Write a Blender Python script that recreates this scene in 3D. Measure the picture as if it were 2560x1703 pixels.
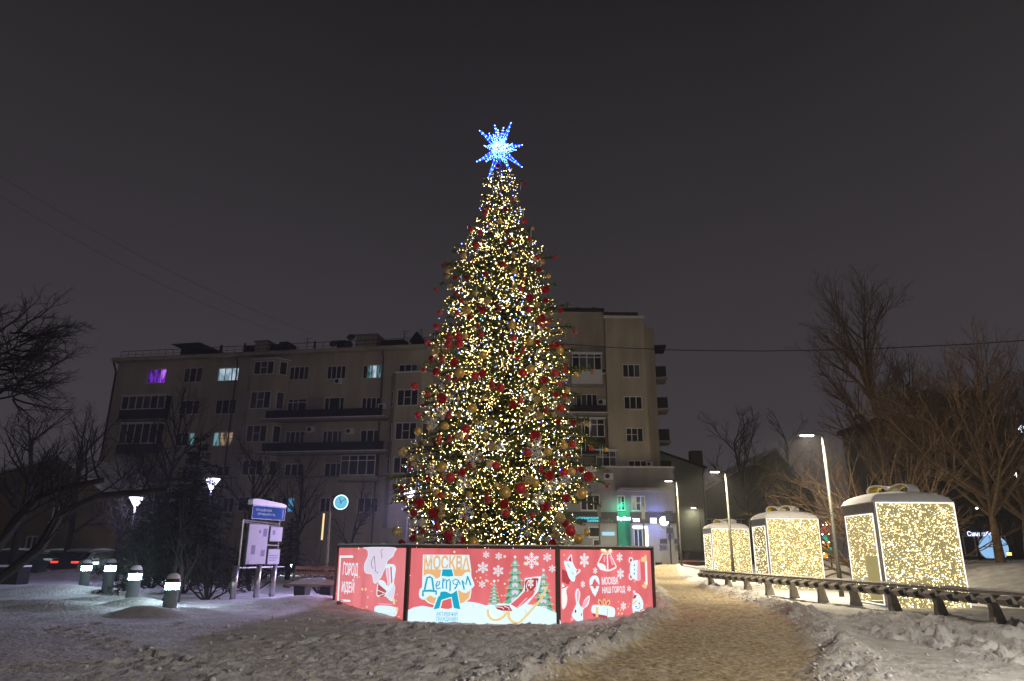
import bpy, bmesh, math, random
import numpy as np
from mathutils import Vector, Matrix
from mathutils.geometry import tessellate_polygon

for o in list(bpy.data.objects):
    bpy.data.objects.remove(o, do_unlink=True)
SC = bpy.context.scene
COL = SC.collection
random.seed(7)
RNG = np.random.default_rng(11)
R = math.radians

# ------------------------------------------------------------------ camera
CAM_H, PITCH, ROLL, FPX = 1.6, R(16.8), R(0.5), 1742.0
cam = bpy.data.cameras.new('camera')
cam.sensor_width = 36.0
cam.lens = FPX / 2560.0 * 36.0
cam.clip_start, cam.clip_end = 0.1, 900.0
camo = bpy.data.objects.new('camera', cam)
COL.objects.link(camo)
_Rv, _U = Vector((1, 0, 0)), Vector((0, -math.sin(PITCH), math.cos(PITCH)))
_F = Vector((0, math.cos(PITCH), math.sin(PITCH)))
_X = _Rv * math.cos(ROLL) + _U * math.sin(ROLL)
_Yc = _U * math.cos(ROLL) - _Rv * math.sin(ROLL)
camo.matrix_world = Matrix(((_X.x, _Yc.x, -_F.x, 0), (_X.y, _Yc.y, -_F.y, 0), (_X.z, _Yc.z, -_F.z, CAM_H), (0, 0, 0, 1)))
SC.camera = camo

# ------------------------------------------------------------------ night sky (low overcast lit by the city) and exposure
w = bpy.data.worlds.new('World')
SC.world = w
w.use_nodes = True
nt = w.node_tree
nt.nodes.clear()
wo = nt.nodes.new('ShaderNodeOutputWorld')
bg = nt.nodes.new('ShaderNodeBackground')
tc = nt.nodes.new('ShaderNodeTexCoord')
sp = nt.nodes.new('ShaderNodeSeparateXYZ')
cr = nt.nodes.new('ShaderNodeValToRGB')
nz = nt.nodes.new('ShaderNodeTexNoise')
nz.inputs['Scale'].default_value = 1.7
nz.inputs['Detail'].default_value = 5
ma = nt.nodes.new('ShaderNodeMath'); ma.operation = 'MULTIPLY_ADD'
ma.inputs[1].default_value = 0.20
nt.links.new(tc.outputs['Generated'], sp.inputs[0])
nt.links.new(tc.outputs['Generated'], nz.inputs['Vector'])
nt.links.new(nz.outputs['Fac'], ma.inputs[0])
nt.links.new(sp.outputs['Z'], ma.inputs[2])
nt.links.new(ma.outputs[0], cr.inputs[0])
e = cr.color_ramp.elements
e[0].position, e[0].color = 0.05, (0.072, 0.062, 0.072, 1)
e[1].position, e[1].color = 0.80, (0.0150, 0.0133, 0.0150, 1)
m_ = e.new(0.36); m_.color = (0.0455, 0.0400, 0.0465, 1)
nt.links.new(cr.outputs[0], bg.inputs[0])
bg.inputs[1].default_value = 1.0
nt.links.new(bg.outputs[0], wo.inputs[0])
SC.view_settings.view_transform = 'Standard'
SC.view_settings.look = 'None'
SC.view_settings.exposure = 0.0
SC.view_settings.gamma = 1.0
SC.view_settings.use_curve_mapping = False
cy = SC.cycles
cy.use_denoising = True
try:
    cy.denoiser = 'OPENIMAGEDENOISE'
except Exception:
    pass
cy.use_light_tree = True
cy.max_bounces, cy.diffuse_bounces, cy.glossy_bounces = 6, 3, 3
cy.transmission_bounces, cy.transparent_max_bounces, cy.volume_bounces = 4, 8, 0
cy.sample_clamp_indirect = 3.0
cy.caustics_reflective = cy.caustics_refractive = False

# ------------------------------------------------------------------ helpers
def ray(px, py):
    u, v = (px - 1280) / FPX, (851.5 - py) / FPX
    return _X * u + _Yc * v + _F
def at_y(px, py, Y):
    d = ray(px, py); t = Y / d.y
    return Vector((d.x * t, Y, CAM_H + d.z * t))
def on_plane(px, py, p0, n):
    d = ray(px, py); o = Vector((0, 0, CAM_H))
    return o + d * ((Vector(p0) - o).dot(n) / d.dot(n))

class MB:
    def __init__(s):
        s.v, s.f, s.mi, s.m = [], [], [], 0
    def add(s, vs, fs):
        b = len(s.v); s.v.extend(tuple(x) for x in vs)
        s.f.extend(tuple(i + b for i in f) for f in fs); s.mi.extend([s.m] * len(fs))
        return s
    def quad(s, a, b, c, d):
        return s.add((a, b, c, d), ((0, 1, 2, 3),))
    def box(s, c, d, M=None, rz=0):
        x, y, z = d[0] / 2, d[1] / 2, d[2] / 2
        vs = [Vector((sx * x, sy * y, sz * z)) for sz in (-1, 1) for sx, sy in ((-1, -1), (1, -1), (1, 1), (-1, 1))]
        if rz: vs = [Matrix.Rotation(rz, 3, 'Z') @ q for q in vs]
        if M is not None: vs = [M @ q for q in vs]
        c = Vector(c)
        return s.add([q + c for q in vs], ((3, 2, 1, 0), (4, 5, 6, 7), (0, 1, 5, 4), (1, 2, 6, 5), (2, 3, 7, 6), (3, 0, 4, 7)))
    def tube(s, pts, rad, n=6, cap=True, close=False):
        pts = [Vector(p) for p in pts]; k = len(pts)
        if not hasattr(rad, '__len__'): rad = [rad] * k
        b = len(s.v); prev = None
        for i, p in enumerate(pts):
            if close: t = pts[(i + 1) % k] - pts[i - 1]
            else: t = pts[min(i + 1, k - 1)] - pts[max(i - 1, 0)]
            t.normalize()
            if prev is None:
                a = Vector((0, 0, 1)) if abs(t.z) < .9 else Vector((1, 0, 0))
                u = t.cross(a).normalized()
            else:
                u = prev - t * prev.dot(t)
                u = u.normalized() if u.length > 1e-6 else t.orthogonal().normalized()
            prev = u; q = t.cross(u)
            for j in range(n):
                an = 2 * math.pi * j / n
                s.v.append(tuple(p + (u * math.cos(an) + q * math.sin(an)) * rad[i]))
        for i in range(k if close else k - 1):
            i2 = (i + 1) % k
            for j in range(n):
                j2 = (j + 1) % n
                s.f.append((b + i * n + j, b + i * n + j2, b + i2 * n + j2, b + i2 * n + j)); s.mi.append(s.m)
        if cap and not close:
            s.f.append(tuple(b + j for j in reversed(range(n)))); s.mi.append(s.m)
            s.f.append(tuple(b + (k - 1) * n + j for j in range(n))); s.mi.append(s.m)
        return s
    def lathe(s, prof, n=20, c=(0, 0, 0), M=None):
        b = len(s.v); c = Vector(c)
        for r_, z in prof:
            for j in range(n):
                an = 2 * math.pi * j / n
                q = Vector((r_ * math.cos(an), r_ * math.sin(an), z))
                if M is not None: q = M @ q
                s.v.append(tuple(q + c))
        for i in range(len(prof) - 1):
            for j in range(n):
                j2 = (j + 1) % n
                s.f.append((b + i * n + j, b + i * n + j2, b + (i + 1) * n + j2, b + (i + 1) * n + j)); s.mi.append(s.m)
        return s
    def sphere(s, c, r_, nu=16, nv=10, sc=(1, 1, 1)):
        pr = [(max(r_ * math.sin(math.pi * i / nv), 1e-4), -r_ * math.cos(math.pi * i / nv)) for i in range(nv + 1)]
        return s.lathe(pr, nu, c, Matrix.Diagonal(sc))
    def prism(s, out, axis_o, ax, ay, az, d):
        """outline (list of 2-D points) in the plane ax, ay through axis_o, thickened by d along az"""
        o, ax, ay, az = Vector(axis_o), Vector(ax), Vector(ay), Vector(az)
        n = len(out)
        fr = [o + ax * a + ay * b for a, b in out]; bk = [p + az * d for p in fr]
        tri = tessellate_polygon([[Vector((a, b, 0)) for a, b in out]])
        fs = [t for t in tri] + [tuple(i + n for i in reversed(t)) for t in tri]
        fs += [(i, (i + 1) % n, (i + 1) % n + n, i + n) for i in range(n)]
        return s.add(fr + bk, fs)

def mesh_np(name, v, f, mats=(), smooth=False):
    me = bpy.data.meshes.new(name)
    v = np.asarray(v, np.float32).reshape(-1, 3); f = np.asarray(f, np.int32)
    k = f.shape[1]
    me.vertices.add(len(v)); me.vertices.foreach_set('co', v.ravel())
    me.loops.add(f.size); me.loops.foreach_set('vertex_index', f.ravel())
    me.polygons.add(len(f))
    me.polygons.foreach_set('loop_start', np.arange(len(f), dtype=np.int32) * k)
    me.polygons.foreach_set('loop_total', np.full(len(f), k, np.int32))
    if smooth: me.polygons.foreach_set('use_smooth', np.ones(len(f), bool))
    me.update(calc_edges=True)
    for m in mats: me.materials.append(m)
    return me

def obj(name, g, mat=None, parent=None, loc=None, rz=0, smooth=False, world=False):
    """link geometry as one mesh object; world=True keeps world coordinates under a placed parent"""
    if isinstance(g, MB):
        me = bpy.data.meshes.new(name)
        me.from_pydata(g.v, [], g.f)
        if any(g.mi): me.polygons.foreach_set('material_index', g.mi)
        if smooth: me.polygons.foreach_set('use_smooth', [True] * len(g.f))
        me.update()
    else:
        me = g
    if mat is not None and not len(me.materials):
        for m in (mat if isinstance(mat, (list, tuple)) else (mat,)): me.materials.append(m)
    o = bpy.data.objects.new(name, me)
    COL.objects.link(o)
    if parent is not None:
        o.parent = parent
        if world: o.matrix_parent_inverse = world_of(parent).inverted()
    if loc is not None: o.location = loc
    if rz: o.rotation_euler[2] = rz
    return o
def world_of(o):
    M = Matrix.LocRotScale(o.location, o.rotation_euler, o.scale)
    return world_of(o.parent) @ o.matrix_parent_inverse @ M if o.parent else M
def tag(o, label=None, cat=None, group=None, kind=None):
    if label: o['label'] = label
    if cat: o['category'] = cat
    if group: o['group'] = group
    if kind: o['kind'] = kind
    return o
def thing(name, label, cat, loc=(0, 0, 0), rz=0, group=None):
    o = bpy.data.objects.new(name, None)
    o.empty_display_size = .2
    COL.objects.link(o); o.location = loc; o.rotation_euler[2] = rz
    return tag(o, label, cat, group)
def copy_tree(o, parent=None):
    c = o.copy(); COL.objects.link(c)
    if parent is not None: c.parent = parent
    for ch in list(o.children): copy_tree(ch, c)
    return c

# ------------------------------------------------------------------ materials
def mat(name, col, rough=.6, metal=0., var=.15, scale=6., bump=0., bscale=None, emit=None, es=0., trans=0., ior=1.45, spec=None, coat=0.):
    m = bpy.data.materials.new(name); m.use_nodes = True
    n = m.node_tree; b = n.nodes['Principled BSDF']
    b.inputs['Roughness'].default_value = rough
    b.inputs['Metallic'].default_value = metal
    b.inputs['IOR'].default_value = ior
    if trans: b.inputs['Transmission Weight'].default_value = trans
    if spec is not None: b.inputs['Specular IOR Level'].default_value = spec
    if coat: b.inputs['Coat Weight'].default_value = coat
    c = n.nodes.new('ShaderNodeTexCoord')
    if var > 0:
        z = n.nodes.new('ShaderNodeTexNoise'); z.inputs['Scale'].default_value = scale; z.inputs['Detail'].default_value = 6
        n.links.new(c.outputs['Object'], z.inputs['Vector'])
        rp = n.nodes.new('ShaderNodeValToRGB')
        rp.color_ramp.elements[0].position, rp.color_ramp.elements[1].position = .3, .7
        rp.color_ramp.elements[0].color = (*[max(0, x * (1 - var)) for x in col], 1)
        rp.color_ramp.elements[1].color = (*[min(1, x * (1 + var)) for x in col], 1)
        n.links.new(z.outputs['Fac'], rp.inputs[0]); n.links.new(rp.outputs[0], b.inputs['Base Color'])
    else:
        b.inputs['Base Color'].default_value = (*col, 1)
    if bump:
        z2 = n.nodes.new('ShaderNodeTexNoise'); z2.inputs['Scale'].default_value = bscale or scale * 4; z2.inputs['Detail'].default_value = 5
        n.links.new(c.outputs['Object'], z2.inputs['Vector'])
        bp = n.nodes.new('ShaderNodeBump'); bp.inputs['Strength'].default_value = bump; bp.inputs['Distance'].default_value = .02
        n.links.new(z2.outputs['Fac'], bp.inputs['Height']); n.links.new(bp.outputs[0], b.inputs['Normal'])
    if emit is not None:
        b.inputs['Emission Color'].default_value = (*emit, 1); b.inputs['Emission Strength'].default_value = es
    return m
def glow(name, col, s, sample=True):
    m = mat(name, (.02, .02, .02), .5, 0, 0, emit=col, es=s)
    m.cycles.emission_sampling = 'AUTO' if sample else 'NONE'
    return m
M = {}
M['metal_dark'] = mat('dark metal', (.05, .05, .055), .45, .6)
M['metal_grey'] = mat('grey painted metal', (.13, .135, .13), .5, .3)
M['lamp_pole'] = mat('dull lamp pole paint', (.055, .057, .05), .6, .2)
M['steel'] = mat('brushed steel', (.42, .41, .39), .35, .9, .1)
M['black'] = mat('matt black', (.015, .015, .017), .7)
M['snowcap'] = mat('snow cover', (.80, .80, .82), .9, 0, .04, 3, .5, 14)
M['bark'] = mat('dark bark', (.020, .016, .013), .95, 0, .4, 8, .6, 20)
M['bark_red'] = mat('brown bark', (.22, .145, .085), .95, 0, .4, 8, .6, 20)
M['needles'] = mat('fir needles', (.120, .150, .036), .65, 0, .35, 1.5)
M['needles_dark'] = mat('dark spruce needles', (.012, .018, .011), .8, 0, .5, 1.2)
M['glass_dark'] = mat('dark window glass', (.020, .022, .026), .08, 0, .3, .7, spec=.6)
M['glass_curtain'] = mat('curtained window glass', (.085, .085, .095), .25, 0, .35, 1.3, spec=.6)
M['wood'] = mat('bench wood', (.36, .18, .11), .6, 0, .3, 9)
M['concrete'] = mat('grey concrete', (.30, .28, .25), .85, 0, .18, 7, .4, 30)
M['white_paint'] = mat('white frame paint', (.80, .80, .78), .5, 0, .08)

# ------------------------------------------------------------------ value noise and terrain
_P = RNG.random((256, 256))
def vnoise(x, y):
    xi, yi = np.floor(x).astype(int), np.floor(y).astype(int)
    fx, fy = x - xi, y - yi
    fx, fy = fx * fx * (3 - 2 * fx), fy * fy * (3 - 2 * fy)
    g = lambda a, b: _P[a % 256, b % 256]
    return (g(xi, yi) * (1 - fx) + g(xi + 1, yi) * fx) * (1 - fy) + (g(xi, yi + 1) * (1 - fx) + g(xi + 1, yi + 1) * fx) * fy - .5
def fbm(x, y, o=4, lac=2.1, gain=.5):
    s, a = 0, 1.
    for i in range(o):
        s = s + a * vnoise(x + 17.3 * i, y + 9.1 * i); x, y, a = x * lac, y * lac, a * gain
    return s
def sst(a, b, x):
    t = np.clip((x - a) / (b - a), 0, 1); return t * t * (3 - 2 * t)
TREE = Vector((-.45, 22.3, 0))
PY = [-8, 0, 5, 10, 12, 14.5, 18, 21.5, 28, 36, 58, 75]
PL = [-4.5, -3.2, -1.5, .45, 1.2, 2.35, 3.6, 4.7, 6.0, 7.0, 11.2, 15]
PR = [1.0, 1.2, 2.0, 3.9, 4.9, 5.9, 6.9, 7.6, 8.5, 9.3, 13.0, 18]
MOUNDS = [(-7.9, 18.3, .9, .45, .16), (-10.1, 20.2, .9, .40, .26), (-6.0, 20.9, 2.2, 1.0, .26), (-12.7, 23.0, 1.3, .5, .16), (-15.3, 26.4, 1.8, .7, .14), (-8.3, 17.5, .75, .4, .20), (-11.9, 19.2, 1.3, .35, .16), (-13.8, 21.5, 1.8, .4, .15), (-8.9, 17.6, .5, .3, .1), (-6.0, 22.8, 1.3, 1.1, .22),
          (-17, 26, 3, 1.3, .18), (-22.5, 38.5, 2.5, 1.2, .5), (13.3, 17.2, 1.0, .5, .14), (12.0, 55.5, 3.4, 1.4, .75), (16.5, 57, 3, 1.2, .6), ]
def path_mask(x, y):
    wob = .35 * fbm(x * .9 + 5, y * .9, 3)
    xl, xr = np.interp(y, PY, PL) + wob, np.interp(y, PY, PR) + wob
    return sst(-.25, .3, np.minimum(x - xl, xr - x)), x - xl, xr - x
DENTS = [(RNG.triangular(-9, 1, 9), RNG.uniform(8, 20), RNG.uniform(.09, .16), RNG.uniform(.02, .05)) for _ in range(480)]
DENTS += [(RNG.uniform(7.5, 14), RNG.uniform(9, 21), RNG.uniform(.16, .28), RNG.uniform(.10, .19)) for _ in range(170)]
for ax_, ay_, bx_, by_ in ((-6, 8.8, -1.5, 17.2), (-2.5, 8.8, -9.5, 15.5), (8, 9, 10, 21), (12.5, 10, 8.5, 19), (.6, 9.6, -6, 14.5), (8.2, 14, 13.5, 17), (-9, 10, 0, 12.5), (-4, 16.8, 1.0, 14.0)):
    L_ = math.hypot(bx_ - ax_, by_ - ay_); an_ = math.atan2(by_ - ay_, bx_ - ax_)
    for k_ in range(int(L_ / .36)):
        t_ = (k_ + RNG.uniform(-.15, .15)) * .36; s_ = (.11 if k_ % 2 else -.11) + RNG.normal(0, .03)
        DENTS.append((ax_ + math.cos(an_) * t_ - math.sin(an_) * s_, ay_ + math.sin(an_) * t_ + math.cos(an_) * s_, .13, RNG.uniform(.06, .095), an_ + RNG.normal(0, .15)))
def base_height(x, y):
    pm, dl, dr = path_mask(x, y)
    h = .10 * fbm(x * .12, y * .12, 2) + .06 * fbm(x * .5 + 40, y * .5, 2)
    for mx, my, sx, sy, a in MOUNDS:
        h = h + a * np.exp(-((x - mx) / sx) ** 2 - ((y - my) / sy) ** 2)
    rt = np.hypot(x - TREE.x, y - TREE.y)
    h = h + (.04 * sst(6.4, 5.4, rt) - .13 * np.exp(-((x + .5) / 2.6) ** 2 - ((y - 17.6) / .9) ** 2)) * (1 - pm)
    # shovelled banks along the path
    l1 = fbm(x * 1.4, y * 1.4, 3)
    h = h + np.maximum(0, .13 + .18 * l1) * np.exp(-((dl + .35) / .38) ** 2) * sst(60, 40, y)
    h = h + np.maximum(0, .14 + .26 * l1) * np.exp(-((dr + .45) / .45) ** 2) * sst(60, 40, y)
    # bank that rises beyond the gift boxes
    h = h + 1.25 * sst(15.0, 20.5, x - .05 * y) * sst(25, 32, y) * sst(75, 60, y)
    h = h + .10 * fbm(x * .8 + 3, y * .8 + 7, 3) * sst(15, 19, x) * sst(25, 30, y)
    return h, pm, dl, dr, rt
def ground_z(x, y):
    h, pm, *_ = base_height(np.array([float(x)]), np.array([float(y)]))
    return float(h[0] - .07 * pm[0])
# ------------------------------------------------------------------ ground
def spaced(a, b, s0, s1):
    out = [a]
    while out[-1] < b:
        t = (out[-1] - a) / (b - a); out.append(out[-1] + s0 + (s1 - s0) * t)
    return out
xs = np.array([-q for q in reversed(spaced(13.0, 170, .10, 9)[1:])] + list(np.arange(-13, 14.6, .062)) + spaced(14.6, 170, .09, 9))
ys = np.array(list(np.arange(-30, 7.5, 1.5)) + spaced(7.6, 24, .044, .085) + spaced(24.1, 62, .10, .42) + spaced(62.5, 240, .6, 12))
GX, GY = np.meshgrid(xs, ys)
h, pm, dl, dr, rt = base_height(GX, GY)
smooth_m = np.clip(sst(-4.0, -6.4, GX) * sst(15.8, 17.6, GY) + sst(21, 25, GY) + .55 * sst(7.8, 9.5, GX) + sst(4.7, 4.2, rt), 0, 1)
rough = (1 - smooth_m) * (1 - pm)
patch = .25 + 1.0 * sst(-.28, .30, fbm(GX * .33 + 11, GY * .5 + 4, 3))
lump = fbm(GX * 2.0, GY * 2.3, 4)
rid = 1 - 2 * np.abs(fbm(GX * 3.1 + 8, GY * 2.2, 3))
fine_r = fbm(GX * 8, GY * 8, 3)
h = h + rough * patch * (.35 + .65 * sst(-7.5, -1.5, GX)) * (.042 * lump + .024 * (rid - .6) + .030 * fine_r + .022 * fbm(GX * 19, GY * 15, 2))
h = h + (1 - rough) * (1 - pm) * (.014 * lump + .005 * fine_r)
edge = np.exp(-(np.minimum(np.abs(dl + .35), np.abs(dr + .45)) / .5) ** 2) * sst(60, 30, GY)
h = h + edge * (.08 * lump + .08 * fine_r)
h = h - .07 * pm + pm * (.03 * fbm(GX * 2.6, GY * 2.6, 3) + .034 * fbm(GX * 9, GY * 7, 3))
for dx_, dy_, r_, a_, *o_ in DENTS:
    i0, i1 = np.searchsorted(ys, (dy_ - 3 * r_, dy_ + 3 * r_)); j0, j1 = np.searchsorted(xs, (dx_ - 3 * r_, dx_ + 3 * r_))
    if i1 <= i0 or j1 <= j0: continue
    sx, sy = GX[i0:i1, j0:j1], GY[i0:i1, j0:j1]
    ca, sa = (math.cos(o_[0]), math.sin(o_[0])) if o_ else (0., 1.)
    q = (((sx - dx_) * ca + (sy - dy_) * sa) / (r_ * 1.35)) ** 2 + (((sy - dy_) * ca - (sx - dx_) * sa) / (r_ * (.62 if o_ else .8))) ** 2
    sm = (1 - pm[i0:i1, j0:j1]) * np.clip(1 - sst(-5.0, -6.4, sx) * sst(15.8, 17.6, sy), 0, 1)
    h[i0:i1, j0:j1] += sm * (-a_ * np.exp(-q ** 2) + .45 * a_ * np.exp(-(np.sqrt(q) - 1.45) ** 2 * 9))
nx, ny = len(xs), len(ys)
idx = np.arange(nx * ny).reshape(ny, nx)
gme = mesh_np('ground', np.stack([GX, GY, h], -1), np.stack([idx[:-1, :-1], idx[:-1, 1:], idx[1:, 1:], idx[1:, :-1]], -1).reshape(-1, 4), smooth=True)
at_ = gme.attributes.new('sand', 'FLOAT', 'POINT')
sand = np.clip(pm * (1 + .35 * lump) + .10 * rough * sst(.05, .4, fbm(GX * 1.1 + 60, GY * 1.3, 4)) + .45 * edge * sst(-.1, .35, fine_r + lump * .5), 0, 1)
at_.data.foreach_set('value', sand.astype(np.float32).ravel())
gm = bpy.data.materials.new('trampled snow'); gm.use_nodes = True
n = gm.node_tree; b = n.nodes['Principled BSDF']
tcx = n.nodes.new('ShaderNodeTexCoord')
def nz_(s, d=6):
    z = n.nodes.new('ShaderNodeTexNoise'); z.inputs['Scale'].default_value = s; z.inputs['Detail'].default_value = d
    n.links.new(tcx.outputs['Object'], z.inputs['Vector']); return z
def ramp(src, p0, c0, p1, c1):
    rp = n.nodes.new('ShaderNodeValToRGB'); q = rp.color_ramp.elements
    q[0].position, q[0].color, q[1].position, q[1].color = p0, c0, p1, c1
    n.links.new(src, rp.inputs[0]); return rp.outputs[0]
snowc = ramp(nz_(2.2).outputs['Fac'], .35, (.56, .55, .54, 1), .65, (.78, .78, .79, 1))
sandc = ramp(nz_(9).outputs['Fac'], .38, (.35, .27, .155, 1), .68, (.72, .59, .40, 1))
av = n.nodes.new('ShaderNodeAttribute'); av.attribute_name = 'sand'
mx = n.nodes.new('ShaderNodeMix'); mx.data_type = 'RGBA'
n.links.new(av.outputs['Fac'], mx.inputs['Factor']); n.links.new(snowc, mx.inputs[6]); n.links.new(sandc, mx.inputs[7])
n.links.new(mx.outputs[2], b.inputs['Base Color'])
b.inputs['Roughness'].default_value = .85
bp = n.nodes.new('ShaderNodeBump'); bp.inputs['Strength'].default_value = 1.0; bp.inputs['Distance'].default_value = .05
n.links.new(nz_(11, 12).outputs['Fac'], bp.inputs['Height']); n.links.new(bp.outputs[0], b.inputs['Normal'])
gme.materials.append(gm)
ground = tag(obj('ground', gme), 'trampled snow over the park lawn and the sandy footpath', kind='structure')
def hz(x, y):
    """height of the built ground surface"""
    j = min(max(int(np.searchsorted(xs, x)) - 1, 0), nx - 2); i = min(max(int(np.searchsorted(ys, y)) - 1, 0), ny - 2)
    fx, fy = (x - xs[j]) / (xs[j + 1] - xs[j]), (y - ys[i]) / (ys[i + 1] - ys[i])
    return float((h[i, j] * (1 - fx) + h[i, j + 1] * fx) * (1 - fy) + (h[i + 1, j] * (1 - fx) + h[i + 1, j + 1] * fx) * fy)

# loose clods of snow thrown up along the shovelled edges and over the trampled lawn
rgc = np.random.default_rng(77); oct_ = np.array([(1, 0, 0), (-1, 0, 0), (0, 1, 0), (0, -1, 0), (0, 0, .8), (0, 0, -.8), (.6, .6, .5), (-.6, -.5, .5)]); of_ = np.array([(0, 6, 4), (6, 2, 4), (2, 1, 4), (1, 7, 4), (7, 3, 4), (3, 0, 4), (0, 2, 6), (1, 3, 7), (2, 0, 5), (1, 2, 5), (3, 1, 5), (0, 3, 5)]); cv, cf = [], []
for k in range(1500):
    y = 8.6 + 26 * rgc.random() ** 1.7; e_ = rgc.random()
    if e_ < .40: x = np.interp(y, PY, PR) + abs(rgc.normal(.1, .5))
    elif e_ < .75: x = np.interp(y, PY, PL) - abs(rgc.normal(.1, .6))
    else: x, y = rgc.uniform(-6, 9), rgc.uniform(8.6, 17.5)
    r_ = .012 + .038 * rgc.random() ** 3
    if e_ >= .75 and path_mask(np.array([x]), np.array([y]))[0][0] > .05: continue
    M3 = np.array(Matrix.Rotation(rgc.uniform(0, 6.28), 3, 'Z')); P_ = (oct_ * (1 + rgc.normal(0, .22, (8, 3)))) @ M3.T * r_ + np.array([x, y, hz(x, y) + r_ * .35]); cf.append(of_ + 8 * len(cv)); cv.append(P_)
tag(obj('snow_clods', mesh_np('snow_clods', np.concatenate(cv), np.concatenate(cf), [M['snowcap']], smooth=True)), 'loose snow crumbs scattered along the path edges', kind='stuff')

# ------------------------------------------------------------------ buildings
def streaky(name, ca, cb):
    m = mat(name, ca, .92, 0, 0, bump=.25, scale=2, bscale=9); n = m.node_tree; b = n.nodes['Principled BSDF']; c = n.nodes.new('ShaderNodeTexCoord')
    mp = n.nodes.new('ShaderNodeMapping'); mp.inputs['Scale'].default_value = (1.1, 1.1, .16); n.links.new(c.outputs['Object'], mp.inputs['Vector'])
    z1 = n.nodes.new('ShaderNodeTexNoise'); z1.inputs['Scale'].default_value = 1.0; z1.inputs['Detail'].default_value = 9; n.links.new(mp.outputs[0], z1.inputs['Vector'])
    z2 = n.nodes.new('ShaderNodeTexNoise'); z2.inputs['Scale'].default_value = .22; z2.inputs['Detail'].default_value = 4; n.links.new(c.outputs['Object'], z2.inputs['Vector'])
    ad = n.nodes.new('ShaderNodeMath'); ad.operation = 'ADD'; n.links.new(z1.outputs['Fac'], ad.inputs[0]); n.links.new(z2.outputs['Fac'], ad.inputs[1])
    rp = n.nodes.new('ShaderNodeValToRGB'); q = rp.color_ramp.elements; q[0].position, q[0].color, q[1].position, q[1].color = .38, (*cb, 1), .62, (*ca, 1)
    hf = n.nodes.new('ShaderNodeMath'); hf.operation = 'MULTIPLY'; hf.inputs[1].default_value = .5; n.links.new(ad.outputs[0], hf.inputs[0]); n.links.new(hf.outputs[0], rp.inputs[0]); n.links.new(rp.outputs[0], b.inputs['Base Color']); return m
def room(name, ca, cb, s):
    m = glow(name, ca, s); n = m.node_tree; b = n.nodes['Principled BSDF']; c = n.nodes.new('ShaderNodeTexCoord')
    mp = n.nodes.new('ShaderNodeMapping'); mp.inputs['Scale'].default_value = (3.0, 3.0, .8); n.links.new(c.outputs['Object'], mp.inputs['Vector'])
    z1 = n.nodes.new('ShaderNodeTexNoise'); z1.inputs['Scale'].default_value = 1.2; z1.inputs['Detail'].default_value = 3; n.links.new(mp.outputs[0], z1.inputs['Vector'])
    rp = n.nodes.new('ShaderNodeValToRGB'); q = rp.color_ramp.elements; q[0].position, q[0].color, q[1].position, q[1].color = .40, (*cb, 1), .58, (*ca, 1)
    n.links.new(z1.outputs['Fac'], rp.inputs[0]); n.links.new(rp.outputs[0], b.inputs['Emission Color']); b.inputs['Roughness'].default_value = .15; return m
M['render'] = streaky('dirty cream render', (.60, .545, .42), (.41, .37, .285))
M['render_grey'] = streaky('grey podium render', (.42, .41, .40), (.28, .27, .27))
M['ochre'] = mat('ochre plaster', (.19, .13, .055), .9, 0, .2, .6)
M['roof_dark'] = mat('dark roof metal', (.035, .035, .04), .6, .2)
M['pink_wall'] = mat('pinkish balcony wall', (.40, .31, .27), .9, 0, .1, 2)
M['lit_purple'] = room('purple lit room', (.55, .18, 1.0), (.13, .01, .45), 1.0)
M['lit_purple_dim'] = room('dim purple room', (.20, .03, .62), (.02, .0, .10), .8)
M['lit_cool'] = room('cool lit room', (.66, .84, .95), (.22, .36, .46), .75)
M['lit_cool_dim'] = room('dim cool room', (.30, .62, .68), (.03, .10, .12), .5)
M['lit_warm'] = room('warm lit room', (.75, .52, .30), (.10, .05, .03), .45)
M['lit_blue'] = room('blue lit room', (.16, .52, .95), (.01, .06, .16), .6)

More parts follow.
